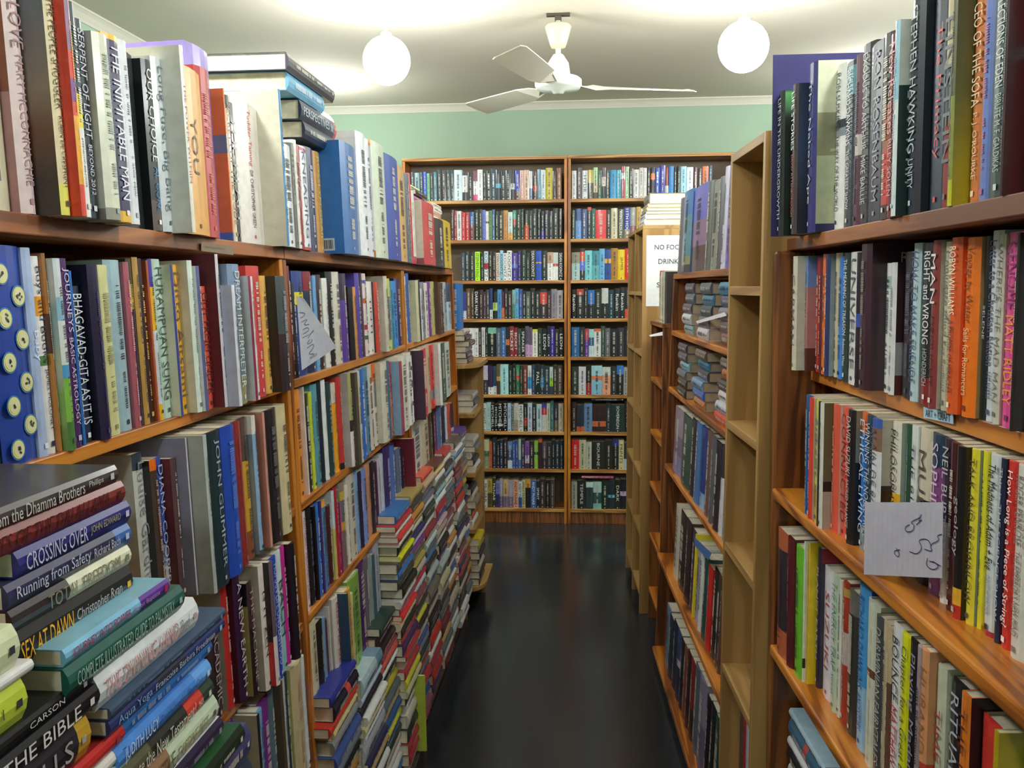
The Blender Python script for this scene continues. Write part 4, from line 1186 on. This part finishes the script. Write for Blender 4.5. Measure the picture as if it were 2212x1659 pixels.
# flat stacks filling the low shelves of the middle and last bookcases, spines out
palf = ['2a5a98', 'b83038', 'dcd8cc', 'c8302c', '3a3834', 'd8dc30', '2a80cc', '4a2a60', 'c88a38', 'b89a60', '2a2a50', '3a3a60', 'a8b8b8', '4a3a30', '7a7060', 'c0bc8c', 'e0e4e0', '1f4038', '7a2a2c', '3a58a0', 'd8d8e0', '5a6a70', '8a4a5a', '262428', 'c8c0b0', 'a8a498', '6a7a88', 'b8a890', '302c2c', 'd0d4d0']
def calm(c):
    r_, g_, b_ = hexc(c); m_ = (r_+g_+b_)/3; f = lambda v: max(0, min(255, int(255*(.85*v+.15*m_)*.98)))
    return '%02x%02x%02x' % (f(r_), f(g_), f(b_))
def tower(u0, ztop, p, ncol, zbot=.125, first=()):
    z = ztop; sp = []
    k = 0
    while z > zbot+.012:
        th = random.uniform(.015, .042)
        if k < len(first): th, c = first[k]
        else: c = calm(random.choice(palf))
        if z-th < zbot: th = z-zbot
        ln = random.uniform(.178, .21)
        sp.append((th, c, dict(ln=ln))); z -= th; k += 1
    sp = sp[::-1]
    pile(UL, zbot, u0, u0+.19, p, sp, 'stack %d' % ncol, 'low shelves of the middle bookcase' if u0 < 2.74 else 'low shelves of the last bookcase', dp=.13, jit=.006)
tower(1.672, .655, .035, 1, first=((.022, '26308a'), (.034, '1c1a30/c84a40@.5/1c1a30@.65'), (.022, 'c83828'), (.02, 'd8cc88'), (.03, '8a8c90')))
tower(1.885, .600, .045, 2, first=((.045, 'a8c0c8/6a8aa0@.7'), (.02, 'b8ccdc'), (.026, '26222a'), (.022, 'dce0dc'), (.022, 'c8c498'), (.022, 'e4e4ec'), (.05, 'b0b4c0')))
tower(2.10, .625, .03, 3, first=((.022, '1f3a30'), (.03, '2a1c28'), (.026, '221c22'), (.018, '8a3a44'), (.026, 'c85a48'), (.018, 'dde4e8'), (.04, '262a26'), (.024, 'b0a838')))
tower(2.295, .872, .05, 4, first=((.024, '2f68a8'), (.018, 'b83038'), (.014, 'ecece8'), (.018, 'c83a38'), (.012, 'dcdcc8'), (.03, '2c2a28'), (.014, 'e0e428'), (.03, '4a4c50'), (.02, '2a78cc'), (.026, '3c3a36'), (.03, '1c2420'), (.022, 'c8ccc8'), (.02, 'b04a58'), (.016, 'd83434'), (.026, 'd8c898')))
tower(2.50, .885, .04, 5, first=((.03, 'a8985a'), (.03, '3a3438'), (.028, 'c08838'), (.02, 'c8b070'), (.016, 'd0cca8'), (.02, '2a2a60'), (.02, 'c0c4dc'), (.02, '7a3090'), (.034, '6a6a58'), (.02, 'a8a050'), (.03, 'b8b4a8'), (.02, 'b83048')))
tower(2.775, .875, .03, 6, first=((.022, 'd8503a'), (.028, 'c8b090'), (.026, '5a6478'), (.02, '6a6e80'), (.02, 'c8c8cc'), (.028, '1f3a34'), (.02, '222a28'), (.022, 'd8dce0'), (.026, '8a2c38'), (.016, 'c8bc9c'), (.024, 'b8d0d0')))
tower(2.975, .87, .035, 7, first=((.022, '6a3a28'), (.02, 'd8c088'), (.026, 'dcdcd4'), (.03, '4a4a48'), (.024, '8ab8c8'), (.03, 'e4ecec'), (.03, 'a82c38'), (.028, '3a4890'), (.02, 'c8a8b0')))
tower(3.18, .875, .03, 8, first=((.028, 'c03a30'), (.024, 'dcdcd0'), (.022, '3a3430'), (.026, '6a88a8')))
tower(3.385, .88, .04, 9, first=((.028, '5a5450'), (.022, 'e0e0e0'), (.02, '3a8ad0'), (.028, 'c8c4b4')))
tower(3.58, .90, .03, 10, first=((.04, '4a3a88'), (.03, 'c8ccd0'), (.024, '8a9aa8'), (.022, 'e0dccc')))
book(UL.W(.075, 2.42, .36), (UL.vx*-1-UL.u*.12).normalized(), (UL.u-UL.vx*.12).normalized(), UL.p, .22, .012, .16, dict(col='b0c040', c='a8b840', txt=''), 'leaning', 'low shelves of the middle bookcase', 0)
# end shelves: small piles
CE = 'curved end shelves'
for (x, y, z, n, pal, tt) in ((-.645, 3.815, 1.1565, 6, ['5a4a50', '4a4448', 'a8a4b0', '6a5a5a', '3a3438', 'c8c0b8'], .0252), (-.60, 3.83, .1375, 7, ['6a5a40', '3a2c2c', 'c8c4b4', '7a6448', '3a3048', '9a9a58', 'd0b830'], .031)):
    for k in range(n):
        th = tt; dx = random.uniform(-.012, .02)
        book(Vector((x+.118+dx, y+random.uniform(0, .02), z)), Vector((0, 1, 0)), Vector((0, 0, 1)), Vector((1, 0, 0)), .178, th-.0006, .11, dict(col=pal[k], txt=''), 'flat', CE, n-k); z += th
book(Vector((-.592, 3.812, 1.512)), Vector((0, 0, -1)), Vector((1, 0, 0)), Vector((0, -1, 0)), .204, .034, .12, dict(col='2a70b8', txt='', vis=1), 'upright', CE, 9)
for (z, n, pal) in ((.9305, 3, ['c8c8cc', '4a4a50', 'a8a4a0']), (.6605, 5, ['d8d8dc', '2a2a2e', 'dcdcdc', '6a6a70', 'c0bcb8']), (.4005, 6, ['e0e0e4', 'd86a3a', '5a5a60', '8a7a6a', 'c8c4c0', '3a3a40'])):
    for k in range(n):
        th = random.uniform(.024, .034); dx = random.uniform(-.005, .02)
        book(Vector((-.515+dx, 3.86+random.uniform(0, .02), z)), Vector((0, 1, 0)), Vector((0, 0, 1)), Vector((1, 0, 0)), .18, th-.0006, .115, dict(col=pal[k], txt=''), 'flat', CE, n-k); z += th
# pile on the empty pigeonholes
z = 1.7605
for k, (th, c, ln) in enumerate(((.028, 'e8e8ec', .21), (.022, 'dcdce4', .21), (.012, '8a8a88', .2), (.016, 'd8cc98', .2), (.016, 'c8bc8c', .2), (.046, '6a6454', .19))):
    # spines face the empty pigeonholes' far side, page edges face the camera
    book(UE.W(-.005-(.004*k), 4.10, z), -UE.u, Vector((0, 0, 1)), UE.p, ln, th-.0006, .2, dict(col=c, txt='', pg='e0d8b8', hard=True), 'flat', 'top of the empty pigeonholes', 6-k); z += th
# tilted stack at the foot of the art and craft bookcase
for k, (th, c) in enumerate(((.022, 'd8dcb0'), (.016, 'e4e4e4'), (.03, '1c1c30'), (.022, 'dcdcdc'), (.03, '1c2026'), (.014, 'd8dce0'), (.028, '3a6480'), (.01, 'a8c8d8'))):
    pass
pile(UR, .5005, 1.37, 1.575, -.03, [(.024, 'd8dcb0', {}), (.018, 'dcdcdc', {}), (.034, '1c1c30/c03030@.6/1c1c30@.7', {}), (.024, 'd8d8d8', {}), (.034, '1c2026', {}), (.018, 'd4d8dc', {}), (.036, '3a6480/b04a48@.45/3a6480@.55', {}), (.016, 'a8c8d8', {})], 'flat', CR, dp=.14, jit=.004)
filler(UR, RZ[4], .75, 1.345, -.04, [random.choice(palf) for _ in range(22)], (.19, .25), .14, 'fifth', CR)

# ---------------------------------------------------------------- build the books: the 300 that show largest are things, the rest one mass
def cname(c):
    r, g, b = c; h, s, v = colorsys.rgb_to_hsv(r, g, b); h *= 360
    if v < .2: return 'black'
    if s < .13:
        return 'white' if v > .8 else ('pale grey' if v > .62 else ('grey' if v > .38 else 'charcoal'))
    if s < .3 and v > .68: return 'cream' if 20 < h < 75 else ('mint' if 75 <= h < 170 else ('pale blue' if 170 <= h < 260 else 'pale pink'))
    if s < .3 and v < .4: return 'charcoal'
    if h < 14 or h > 345: return ('maroon' if v < .5 else ('pink' if s < .4 else 'red'))
    if h < 40: return 'brown' if v < .62 else ('tan' if s < .5 else 'orange')
    if h < 68: return 'olive' if v < .6 else ('cream' if s < .3 else ('khaki' if s < .55 else 'yellow'))
    if h < 95: return 'lime green' if v > .6 else 'olive'
    if h < 165: return 'dark green' if v < .4 else 'green'
    if h < 200: return 'dark teal' if v < .4 else ('teal' if v < .7 else 'sky blue')
    if h < 255: return 'navy' if v < .45 else ('sky blue' if s < .5 else 'blue')
    if h < 295: return 'dark purple' if v < .35 else ('lilac' if s < .35 else 'purple')
    return 'plum' if v < .5 else 'pink'
BOOKS.sort(key=lambda b: -b['area'])
NB = 300
def nth(n): return ['', 'first', 'second', 'third', 'fourth', 'fifth', 'sixth', 'seventh', 'eighth', 'ninth', 'tenth', 'eleventh', 'twelfth', 'thirteenth', 'fourteenth', 'fifteenth'][n] if n < 16 else str(n)+'th'
groups = {}
for b in BOOKS: groups.setdefault((b['case'], b['row']), []).append(b)
for key, bs in groups.items():
    bs.sort(key=lambda b: (b['order'] if ('flat' in b['row'] or 'stack' in b['row']) else proj(b['o'])[0]))
    if 'flat' in key[1] or 'stack' in key[1]: bs.sort(key=lambda b: -b['o'].z)
    elif key[0] in (CR, CP, CN): bs.sort(key=lambda b: -proj(b['o'])[0])
    cnt = {}; tot = {}
    for b in bs:
        s = bands(b['spec']['col'])
        main = max([(q[0][0] if False else ((s[i+1][0] if i+1 < len(s) else 1)-q[0]), q[1]) for i, q in enumerate(s)], key=lambda t: t[0])[1]
        b['cn'] = cname(main); tot[b['cn']] = tot.get(b['cn'], 0)+1
    for b in bs: cnt[b['cn']] = cnt.get(b['cn'], 0)+1; b['k'] = cnt[b['cn']]; b['tot'] = tot[b['cn']]
NAMEWORDS = set('christopher ryan richard bach john edward phillips judith lucy mack baron baptiste bird francoise barbira freedman garry wills barbara carson koontz king stephen rankin mcnab andy mitchell james einstein hawking dawkins grisham leon johnson'.split())
PERSONAL = {'DIANA COOPER', 'DAVID SUZUKI', 'ALAIN DE BOTTON', 'RICHARD DAWKINS', 'STEPHEN HAWKING', 'RON SUSKIND', 'RON ROSENBAUM', 'ROBYN WILLIAMS', 'ROGER PENROSE', 'NEIL BURTON', 'SUZUKI', 'HUBAND', 'Louise Gardner', 'EINSTEIN', 'JUDITH LUCY', 'GARRY WILLS', 'Paul Sagri', 'MURIEL', 'SOPHIE', 'TALK AND BROWNLOW', 'JOHN GLIMMER', 'CARMAN', 'HURAMPUAN SUNG', 'Ditto Aitsami', 'STEPHEN KING', 'X', 'A', 'KNEADING', 'TINTI', 'Barbara', 'Imp', 'THE', 'JAMES', 'ACADEMIC', 'BRISINGR', 'SELENE', 'THE NEW GUIDE', 'Conjugate Mind'}
used = set()
def label_for(b):
    th = b['th']; size = 'thick ' if th > .034 else ('thin ' if th < .012 else '')
    flat = 'flat' in b['row'] or 'stack' in b['row'] or b['row'] in ('loose top', 'upper', 'hidden')
    t = ([q for q in b['spec'].get('txt', '').split('^') if q.strip()]+[''])[0].strip()
    if t and t not in PERSONAL: what = '%s%s book titled %s' % (size, b['cn'], t.lower())
    else:
        if b['tot'] == 1: what = 'the only %s book' % b['cn']
        elif b['k'] == 1: what = 'first %s book' % b['cn']
        else: what = '%s %s book' % (nth(b['k']), b['cn'])
        what += ' from above' if flat else (' from the near end' if b['tot'] > 1 else '')
    if 'stack' in b['row']: where = 'in the %s flat stack along the low shelves' % nth(int(b['row'].split()[1]))
    elif b['row'] in ('upper flat', 'middle flat', 'near flat', 'lower flat'):
        where = {'upper flat': 'of the pile tucked under the second shelf', 'middle flat': 'of the pile with the divining book', 'near flat': 'of the pile with the bible book', 'lower flat': 'low in the piles'}[b['row']]
    elif b['row'] in ('top flat', 'loose top'): where = 'lying on the upright books, top shelf'
    elif flat: where = ', '+b['row'].replace('flat pile on', 'piled on')+', '+b['case'] if 'pile on' in b['row'] else 'lying on '+b['case']
    elif b['row'] == 'leaning': where = 'leaning against the floor stacks'
    else: where = ', %s shelf, %s' % (b['row'], b['case'])
    s = (what+' '+where).replace(' ,', ',')
    return s
def extras(spec, o, L, T, O, ln, th, dp, bk):
    """marks on the near board or the spine: printed panels, bar codes, medallions"""
    i = spec.get('i'); out = []; wide = th
    if not i: return out
    nb = -T*.0006                        # lift off the near board
    if O.x < -.5: o = o+T*th; nb = T*.0006; T = -T
    def rect(mb, a, b, c, d, col):       # a,b along the book; c,d depth behind the spine
        mb.add([o+L*(ln*a)-O*(dp*c)+nb, o+L*(ln*b)-O*(dp*c)+nb, o+L*(ln*b)-O*(dp*d)+nb, o+L*(ln*a)-O*(dp*d)+nb], [(0, 1, 2, 3)], [hexc(col)])
    rn = random.Random(hash((round(o.x, 3), round(o.y, 3))) & 0xffff)
    if i in ('1', '4'):
        mb = MB()
        for blk in range(3):
            for l_ in range(4):
                a = .3+blk*.14+l_*.024; rect(mb, a, a+.008, .3, .3+rn.uniform(.3, .5), '7a7a78' if i == '1' else '8a8a90')
        out.append((mb, 'blurb_text'))
    if i in ('2', '4', '1', '5'):
        mb = MB(); rect(mb, .86, .97, .14, .42, 'd8d4cc' if i != '2' else 'a8b8c4')
        x = .16
        for k in range(14):
            w_ = rn.uniform(.004, .012); q = -T*.0003; a_, b_ = .875, .955
            mb.add([o+L*(ln*a_)-O*(dp*x)+nb+q, o+L*(ln*b_)-O*(dp*x)+nb+q, o+L*(ln*b_)-O*(dp*(x+w_))+nb+q, o+L*(ln*a_)-O*(dp*(x+w_))+nb+q], [(0, 1, 2, 3)], [hexc('333')]); x += w_+rn.uniform(.004, .01)
        out.append((mb, 'bar_code_label'))
    if i == '3':
        mb = MB()
        def disc(c, e1, e2, n_, r_, col, lift):
            pts = [c+lift] + [c+e1*r_*math.cos(2*math.pi*k/n_)+e2*r_*math.sin(2*math.pi*k/n_)+lift for k in range(n_)]
            mb.add(pts, [(0, 1+k, 1+(k+1) % n_) for k in range(n_)], [hexc(col)]*n_)
        for j in range(5):
            for (f, big) in ((.3, 1), (.74, 0)):
                c = o+L*(ln*(.13+.2*j+(.1 if not big else 0)))+T*(th*f)
                if (.13+.2*j+(.1 if not big else 0)) > .95: continue
                rr_ = .0095
                disc(c, L, T, 16, rr_*1.18, '3a78b0', O*.0007); disc(c, L, T, 16, rr_, 'd8d478', O*.0010); disc(c, L, T, 10, rr_*.8, 'cfcfa4', O*.0013)
                for q in range(7):
                    a_ = rn.uniform(0, 6.28); r_ = rn.uniform(0, rr_*.5)
                    disc(c+L*r_*math.cos(a_)+T*r_*math.sin(a_), L, T, 5, .0016, '4a4a38', O*.0016)
        out.append((mb, 'medallion_pattern'))
    if i == '6':
        mb = MB()
        rect(mb, .0, .28, .55, .72, 'a8b040')
        for k in range(26):
            a = rn.uniform(.4, .9); c = rn.uniform(.1, .85); rect(mb, a, a+rn.uniform(.01, .06), c, c+rn.uniform(.01, .08), rn.choice(['b8c49a', '5a6048', 'a8b488', '4a5040']))
        out.append((mb, 'cover_picture'))
    if i == '7':
        mb = MB(); put_text(mb, 'ECONOMIA', o+L*(ln*.36)-O*(dp*.05)-O*.03+nb, L, O, ln*.5, .026, hexc('b8ccc4')); out.append((mb, 'cover_title'))
    if i == '8':
        mb = MB(); rect(mb, .0, .32, .4, .95, 'c8c0b8'); rect(mb, .005, .31, .42, .93, '5a4a58'); rect(mb, .62, .9, .4, .95, 'c8c8c8'); rect(mb, .625, .895, .42, .93, '54506a'); out.append((mb, 'cover_picture'))
    if i == '9':
        mb = MB(); put_text(mb, 'BI', o+L*(ln*.88)-O*.06+nb, -O, -L, .02, .014, hexc('b0a8a0')); rect(mb, .85, .852, .2, .6, '8a7a78'); rect(mb, .915, .917, .2, .6, '8a7a78'); out.append((mb, 'cover_title'))
    if i == '10':
        mb = MB(); rect(mb, .16, .9, .62, .9, 'c9bf60')
        put_text(mb, 'RE', o+L*(ln*.13)-O*.045+nb, -O, -L, .02, .014, hexc('b8a8a8')); put_text(mb, 'WHAT', o+L*(ln*.95)-O*.035+nb, -O, -L, .03, .007, hexc('a89898')); out.append((mb, 'cover_title'))
    if i == '11':
        mb = MB(); rect(mb, .12, .28, .35, .75, '8a8684'); out.append((mb, 'price_sticker'))
    return out
stuff = MB(); nthings = 0
for n, b in enumerate(BOOKS):
    o, L, T, O, ln, th, dp, spec = (b[k] for k in ('o', 'L', 'T', 'O', 'ln', 'th', 'dp', 'spec'))
    if spec['col'].startswith('-'): continue
    rn = random.Random(int(abs(o.x*7919+o.y*104729+o.z*1299709)*1000) & 0xffffff)
    if n < NB and b['area'] > 0:
        lab = label_for(b)
        if lab in used:
            lab = lab.replace(' book', ' tall book', 1) if ln > .2 else lab.replace(' book', ' small book', 1)
        used.add(lab)
        c = o+L*ln if L.z < -.5 else o
        grp = ('books piled flat ' if ('flat' in b['row'] or 'stack' in b['row']) else 'books standing on the %s shelf ' % b['row'])+'- '+b['case']
        r = root('book', c, lab, 'book', grp.replace(' - ', ', '))
        mb, pg = MB(), MB(); shell(mb, pg, o, L, T, O, ln, th, dp, spec)
        cvr = build(mb, 'cover', M['book'], r, c); build(pg, 'page_block', M['pages'], r, c)
        got = {}
        if spec.get('i') != '3': letters(lambda k: got.setdefault(k, MB()), o, L, T, O, ln, th, spec, rn)
        for nm, mk in got.items(): build(mk, nm, M['ink'], cvr, c)
        for e, nm in extras(spec, o, L, T, O, ln, th, dp, b): build(e, nm, M['ink'], cvr, c)
    else:
        shell(stuff, stuff, o, L, T, O, ln, th, dp, spec)
        letters(lambda k: stuff, o, L, T, O, ln, th, spec, rn)
so = build(stuff, 'books', M['book'])
tag(so, 'small distant and half hidden secondhand books filling the remaining shelves and stacks', 'books', None, 'stuff')

# ---------------------------------------------------------------- papers, labels, notice
def sheet(name, pts, col, lab, cat, marks, thick=.0004, mat='paper', group=None):
    """a thin sheet through four corners (top-left, top-right, bottom-right, bottom-left as read), marks drawn by a callback"""
    a, b, c, d = [Vector(p) for p in pts]; n = (b-a).cross(d-a).normalized()
    if n.dot(Vector((0, 0, EYE))-(a+b+c+d)/4) < 0: n = -n
    r = root(name, (a+b+c+d)/4, lab, cat, group)
    def P(x, y): return a+(b-a)*x*(1-y)+(c-d)*x*y+(d-a)*y
    G = 6; mb = MB(); V = [P(i/G, j/G)-n*thick*s_ for s_ in (0, 1) for j in range(G+1) for i in range(G+1)]; K_ = (G+1)**2
    fs = []
    for j in range(G):
        for i in range(G):
            q = j*(G+1)+i; fs += [(q, q+1, q+G+2, q+G+1), (K_+q+G+1, K_+q+G+2, K_+q+1, K_+q)]
    for i in range(G):
        t_, u_ = i, G*(G+1)+i; fs += [(t_+K_, t_+1+K_, t_+1, t_), (u_, u_+1, u_+1+K_, u_+K_)]
        l_, r_ = i*(G+1), i*(G+1)+G; fs += [(l_, l_+G+1, l_+G+1+K_, l_+K_), (r_+K_, r_+G+1+K_, r_+G+1, r_)]
    mb.add(V, fs, [hexc(col)]*len(fs))
    build(mb, 'sheet', M[mat], r, r.location)
    mk = MB()
    marks(mk, P, n)
    if mk.v: build(mk, 'writing', M['ink'], r, r.location)
    return r
def facing(n, cam_=Vector((0, 0, EYE)), p=None): return n
def line(mk, P, pts, wd, col, n, sgn=1):
    if len(pts) > 2:
        for _ in range(2):
            o_ = [pts[0]]
            for (x0, y0), (x1, y1) in zip(pts, pts[1:]): o_ += [(x0*.75+x1*.25, y0*.75+y1*.25), (x0*.25+x1*.75, y0*.25+y1*.75)]
            pts = o_+[pts[-1]]
    q = [P(*t)+n*.0009*sgn for t in pts]
    for i in range(len(q)-1):
        d = (q[i+1]-q[i]); s = d.cross(n).normalized()*wd/2
        mk.add([q[i]-s, q[i+1]-s, q[i+1]+s, q[i]+s], [(0, 1, 2, 3)], [hexc(col)])
def squiggle(*pts): return list(pts)
def unp(unit, x, y, p):
    u_, z_ = unit.hit(x, y, p); return unit.W(p, u_, z_)
# folded note hanging out of the second shelf
def note_marks(mk, P, n):
    sg = 1 if n.dot(Vector((0, 0, EYE))-P(.5, .5)) > 0 else -1
    for k in range(1, 12): line(mk, P, [(.02, k/12), (.98, k/12)], .0004, '9aa0ac', n, sg)
    line(mk, P, [(.08, .30), (.12, .52), (.16, .34), (.2, .5), (.24, .36), (.26, .5)], .0012, '3a3c58', n, sg)
    line(mk, P, [(.30, .5), (.34, .36), (.38, .5), (.42, .36), (.44, .54), (.48, .3)], .0012, '3a3c58', n, sg)
    line(mk, P, [(.52, .5), (.58, .2), (.6, .52), (.54, .42), (.64, .38), (.68, .52), (.72, .38), (.76, .5), (.82, .42), (.86, .52)], .0012, '3a3c58', n, sg)
    sw = P(1, 0)-P(0, 0)
pn = [unp(UL, 640, 632, .05), unp(UL, 728, 748, .075), unp(UL, 722, 757, .075), unp(UL, 651, 798, .05)]
pn = [unp(UL, 641, 640, .052), unp(UL, 657, 645, .06), unp(UL, 727, 750, .078), unp(UL, 652, 800, .056)]
def nm2(mk, P, n):
    sg = 1 if n.dot(Vector((0, 0, EYE))-P(.5, .5)) > 0 else -1
    for k in range(1, 14): line(mk, P, [(.02, k/14), (.98, k/14)], .0004, 'a8aeb8', n, sg)
    st = [[(.1, .22), (.5, .25), (.3, .29), (.1, .3)], [(.12, .36), (.55, .34), (.2, .41), (.5, .43)], [(.15, .47), (.4, .46), (.42, .52), (.15, .53)], [(.1, .58), (.55, .57), (.6, .53), (.3, .62)], [(.35, .65), (.2, .7), (.4, .7), (.42, .66)], [(.2, .75), (.45, .73), (.4, .8), (.2, .84), (.38, .88)]]
    for s_ in st: line(mk, P, s_, .0012, '3a3c58', n, sg)
    put_text(mk, 'NOTES 13', P(.25, .93)+n*.0006*sg, (P(.7, .93)-P(.2, .93)).normalized(), (P(.3, .8)-P(.3, .95)).normalized(), .03, .005, hexc('4a4c58'))
sheet('paper_note', pn, 'a9adb8', 'grey lined note with handwriting tucked between books on the second shelf', 'note', nm2)
pr = [unp(UR, 1868, 1085, .004), unp(UR, 2037, 1085, -.03), unp(UR, 2035, 1249, -.03), unp(UR, 1866, 1241, .004)]
def nm3(mk, P, n):
    sg = 1 if n.dot(Vector((0, 0, EYE))-P(.5, .5)) > 0 else -1
    for k in range(1, 15): line(mk, P, [(k/15, .1), (k/15, .95)], .0003, '9a98a8', n, sg)
    st = [[(.45, .62), (.5, .7), (.47, .75), (.41, .66), (.5, .64)], [(.62, .3), (.56, .33), (.57, .4), (.66, .39), (.68, .3), (.62, .27), (.75, .2)], [(.7, .3), (.78, .22), (.72, .26), (.76, .16)], [(.62, .66), (.72, .7), (.78, .6), (.72, .5), (.84, .48), (.88, .58)], [(.8, .62), (.9, .66), (.86, .56), (.98, .5), (.94, .44), (1., .42)], [(.84, .74), (.82, .84), (.9, .9), (.97, .86), (.94, .8), (.86, .78)], [(.9, .78), (.99, .84)]]
    for s_ in st: line(mk, P, s_, .0011, '26285a', n, sg)
sheet('paper_note', pr, 'bab8c6', 'lavender ruled note with blue handwriting hanging over the third shelf opposite', 'note', nm3)
# shelf labels
def lm(txt, col):
    def f(mk, P, n):
        sg = 1 if n.dot(Vector((0, 0, EYE))-P(.5, .5)) > 0 else -1
        ex = (P(1, .5)-P(0, .5)); ey = (P(.5, 0)-P(.5, 1)); put_text(mk, txt, P(.08, .85)+n*.0006*sg, ex.normalized(), ey.normalized(), ex.length*.84, ey.length*.7, hexc(col), 2.5)
    return f
def faint(mk, P, n):
    for k in range(9): line(mk, P, [(.1+.07*k, .35), (.12+.07*k, .6), (.15+.07*k, .4)], .0008, '5a4c40', n)
ps = -.0615
pl = [unp(UR, 1995, 879, ps), unp(UR, 2059, 893, ps), unp(UR, 2059, 916, ps), unp(UR, 1995, 902, ps)]
sheet('shelf_label', pl, 'a8c8dc', 'pale blue handwritten art and craft label on the shelf edge', 'label', lm('ART + CRAFT', '26303a'))
pl = [unp(UL, 435, 523, .008), unp(UL, 504, 532, .008), unp(UL, 504, 551, .008), unp(UL, 435, 542, .008)]
sheet('shelf_label', pl, '7a6a58', 'faded peeling paper label on the dark top board', 'label', faint)
# notice on the pigeonholes' end
a0 = UE.W(-.03, 3.8845, 1.70); du_ = -UE.p; zz = Vector((0, 0, 1)); nrm_ = -UE.u
def PE(dx, z): return UE.W(-dx, 3.8842, z)
def nm4(mk, P, n):
    for t_, x, y, w_ in (('NO FOOD', .17, .20, .62), ('DRINK', .25, .40, .42), ('S', .22, .73, .07)):
        ex = (P(1, 0)-P(0, 0)); ey = P(0, 0)-P(0, 1); put_text(mk, t_, P(x, y)+n*.0008, ex.normalized(), ey.normalized(), ex.length*w_, ey.length*.07, hexc('3a3c40'))
def ze(y): return EYE+(616-y)/F*3.88
sheet('notice', [PE(.016, ze(507)), PE(.226, ze(507)), PE(.226, ze(657)), PE(.016, ze(657))], 'e4e8ea', 'white paper notice banning food, taped to the end panel of the pigeonholes', 'sign', nm4)
# slips sticking out of books
def plain(mk, P, n): pass
sheet('paper_slip', [unp(US, 1402, 724, .02), unp(US, 1437, 715, -.02), unp(US, 1437, 724, -.02), unp(US, 1405, 727, .02)], 'e4e8ec', 'white paper slip poking out of the low dark bookcase', 'note', plain)
sheet('paper_slip', [unp(UP, 1503, 694, .0), unp(UP, 1565, 674, .0), unp(UP, 1570, 682, .0), unp(UP, 1506, 699, .0)], 'dcdce0', 'white paper slip lying across the stacked paperbacks', 'note', plain)
sheet('paper_slip', [unp(UP, 1500, 1160, .012), unp(UP, 1537, 1195, .012), unp(UP, 1530, 1210, .012), unp(UP, 1500, 1178, .012)], '3a68a0', 'blue card hanging below the fourth shelf of stacked paperbacks', 'card', plain)
print('BOOKS', len(BOOKS), 'min area thing', BOOKS[min(NB, len(BOOKS)-1)]['area'])
